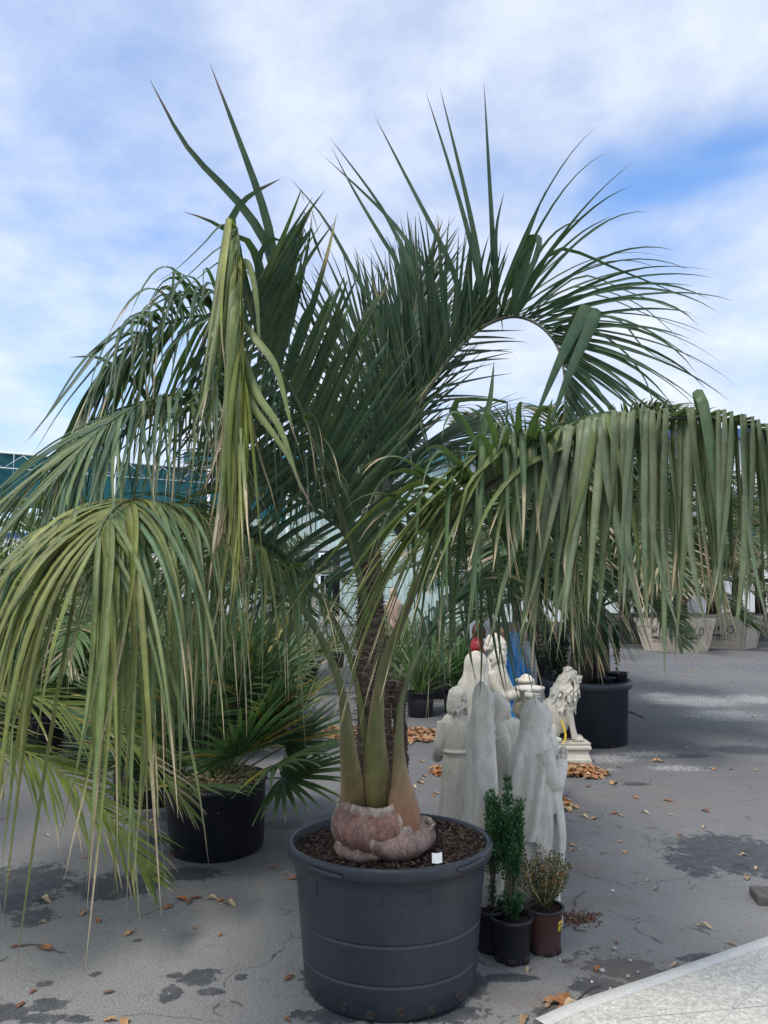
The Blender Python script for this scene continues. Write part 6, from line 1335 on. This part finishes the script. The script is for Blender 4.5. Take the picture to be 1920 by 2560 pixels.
# rotted debris behind the brown pot
b = Bag()
for i in range(150):
    c = G(1440+q.gauss(0, 28), 2298+q.gauss(0, 8)); L_ = q.uniform(.01, .05); a = q.uniform(0, 6.28); d = np.array([math.cos(a), math.sin(a), 0])*L_
    v, f = tube([c+[0, 0, .004], c+d*.5+[0, 0, q.uniform(.004, .014)], c+d+[0, 0, .004]], q.uniform(.001, .004), 5); b.add(v, f, jit(LC[q.choice((2, 4, 5))], .4, q)*.6)
o = b.build('rotten_debris', M['litter'], None, stuff=True); o['label'] = 'flat heap of rotten dark bark and leaf bits behind the brown pot'; o['category'] = 'debris'
# twigs
TW = 'thin twigs lying on the asphalt'
def twig(pts, r_, label='thin brown twig lying on the asphalt', fork=None):
    if label == 'thin brown twig lying on the asphalt': label = where('thin %s twig' % ('straight', 'bent', 'short')[int(pts[0][0]) % 3], *pts[0])
    p = spline([G(x, y)+[0, 0, .004+q.uniform(0, .006)] for x, y in pts], 12); b = Bag(); b.add(*tube(p, np.linspace(r_, r_*.5, 12), 6))
    for i in (4, 8) if fork else (): e = p[i]+np.array([q.uniform(-.05, .05), q.uniform(-.05, .05), .004]); b.add(*tube([p[i], e], [r_*.6, r_*.3], 5))
    tag(b.build('twig', M['twig']), label, 'twig', TW)
twig([(50, 2368), (85, 2366), (120, 2372), (150, 2384), (163, 2384)], .003, 'forked twig with two orange leaves at left', True)
twig([(0, 2408), (12, 2402), (20, 2393)], .002, 'short curved reddish twig at the left edge')
twig([(1440, 2507), (1455, 2492), (1478, 2474), (1502, 2468)], .0028, 'curved bare twig by the kerb leaf clump')
twig([(1545, 2497), (1570, 2496), (1592, 2488)], .003, 'straight twig lying along the kerb')
twig([(1562, 1778), (1585, 1784), (1600, 1792), (1612, 1796)], .010, 'broken pale stick right of the very large tub', True)
twig([(1432, 2327), (1450, 2329), (1468, 2332)], .003, 'short dark stick behind the brown pot')
twig([(1440, 2268), (1436, 2252), (1450, 2240), (1466, 2232)], .0025, 'hooked twig right of the bronze boxwood')
twig([(1385, 2010), (1400, 2000), (1420, 1988)], .005, 'dark stick poking from the leaf clump right of the praying woman')
twig([(576, 2508), (592, 2513), (607, 2518)], .002, 'tiny twig in the lower left asphalt')
for i in range(40):
    x, y = q.uniform(1400, 1900), q.uniform(1950, 2460)
    if y > 2380-(x-1400)*.36: continue
    a = q.uniform(0, 6.28); l = q.uniform(8, 22); twig([(x, y), (x+l*math.cos(a), y+l*.3*math.sin(a)), (x+2*l*math.cos(a+.3), y+.6*l*math.sin(a+.4))], q.uniform(.0008, .0018), 'thin brown twig lying on the asphalt')
# pebbles
PBm = []
for i in range(6):
    v, f = ell((0, 0, .3), (.5, .36, .32), nu=8, nv=5); v = v*(1+nr.normal(size=v.shape)*.08); PBm.append(Bag().add(v, f, (.62, .60, .55) if i % 2 else (.42, .40, .37)).mesh('pebble', M['pebble']))
def peb(x, y, s_, k=None, label='small pale pebble on the asphalt'):
    if label == 'small pale pebble on the asphalt': label = where('tiny pale pebble' if s_ < .009 else 'pale stone chip', x, y)
    c = G(x, y); o = link('pebble', PBm[q.randrange(6) if k is None else k]); o.location = (float(c[0]), float(c[1]), 0); o.scale = (s_,)*3; o.rotation_euler = (0, 0, q.uniform(0, 6.28)); tag(o, label, 'pebble', 'pebbles on the asphalt')
for x, y, s_, lb in ((1400, 2404, .016, 'white pebble at the foot of the brown pot'), (1536, 2375, .022, 'largest white stone chip near the dirt patch'), (1506, 2431, .026, 'grey flat stone in the dirt patch'), (1576, 2404, .014, None), (1582, 2385, .012, None), (1570, 2445, .02, None), (1533, 2388, .014, None), (1532, 2230, .022, 'round beige stone right of the bronze boxwood'), (1452, 2124, .016, None), (1475, 2127, .010, None), (1463, 2317, .016, None), (1881, 2374, .012, None), (1594, 2384, .010, None), (1595, 2432, .014, None), (1480, 2458, .016, None), (1525, 2474, .012, None)): peb(x, y, s_, None, lb or 'small pale pebble on the asphalt')
for i in range(130):
    x, y = (q.gauss(1560, 70), q.gauss(2435, 32)) if i < 75 else (q.uniform(0, 1900), q.uniform(1950, 2550))
    if 740 < x < 1210 or (y > 2375-(x-1400)*.36 and x > 1350): continue
    peb(x, y, q.uniform(.004, .011))
# plank end entering from the right
c0, c1_ = G(1884, 2250), G(2080, 2262)
b = Bag(); b.add(*bbox_(0, .5, -.07, .07, .0, .045, .006)); o = b.build('wood_plank', M['wooddark'], smooth=False); o.location = (float(c0[0]), float(c0[1]), .002); o.rotation_euler = (0, 0, R(-8)); tag(o, 'end of a grey timber plank lying on the asphalt at the right edge', 'plank')
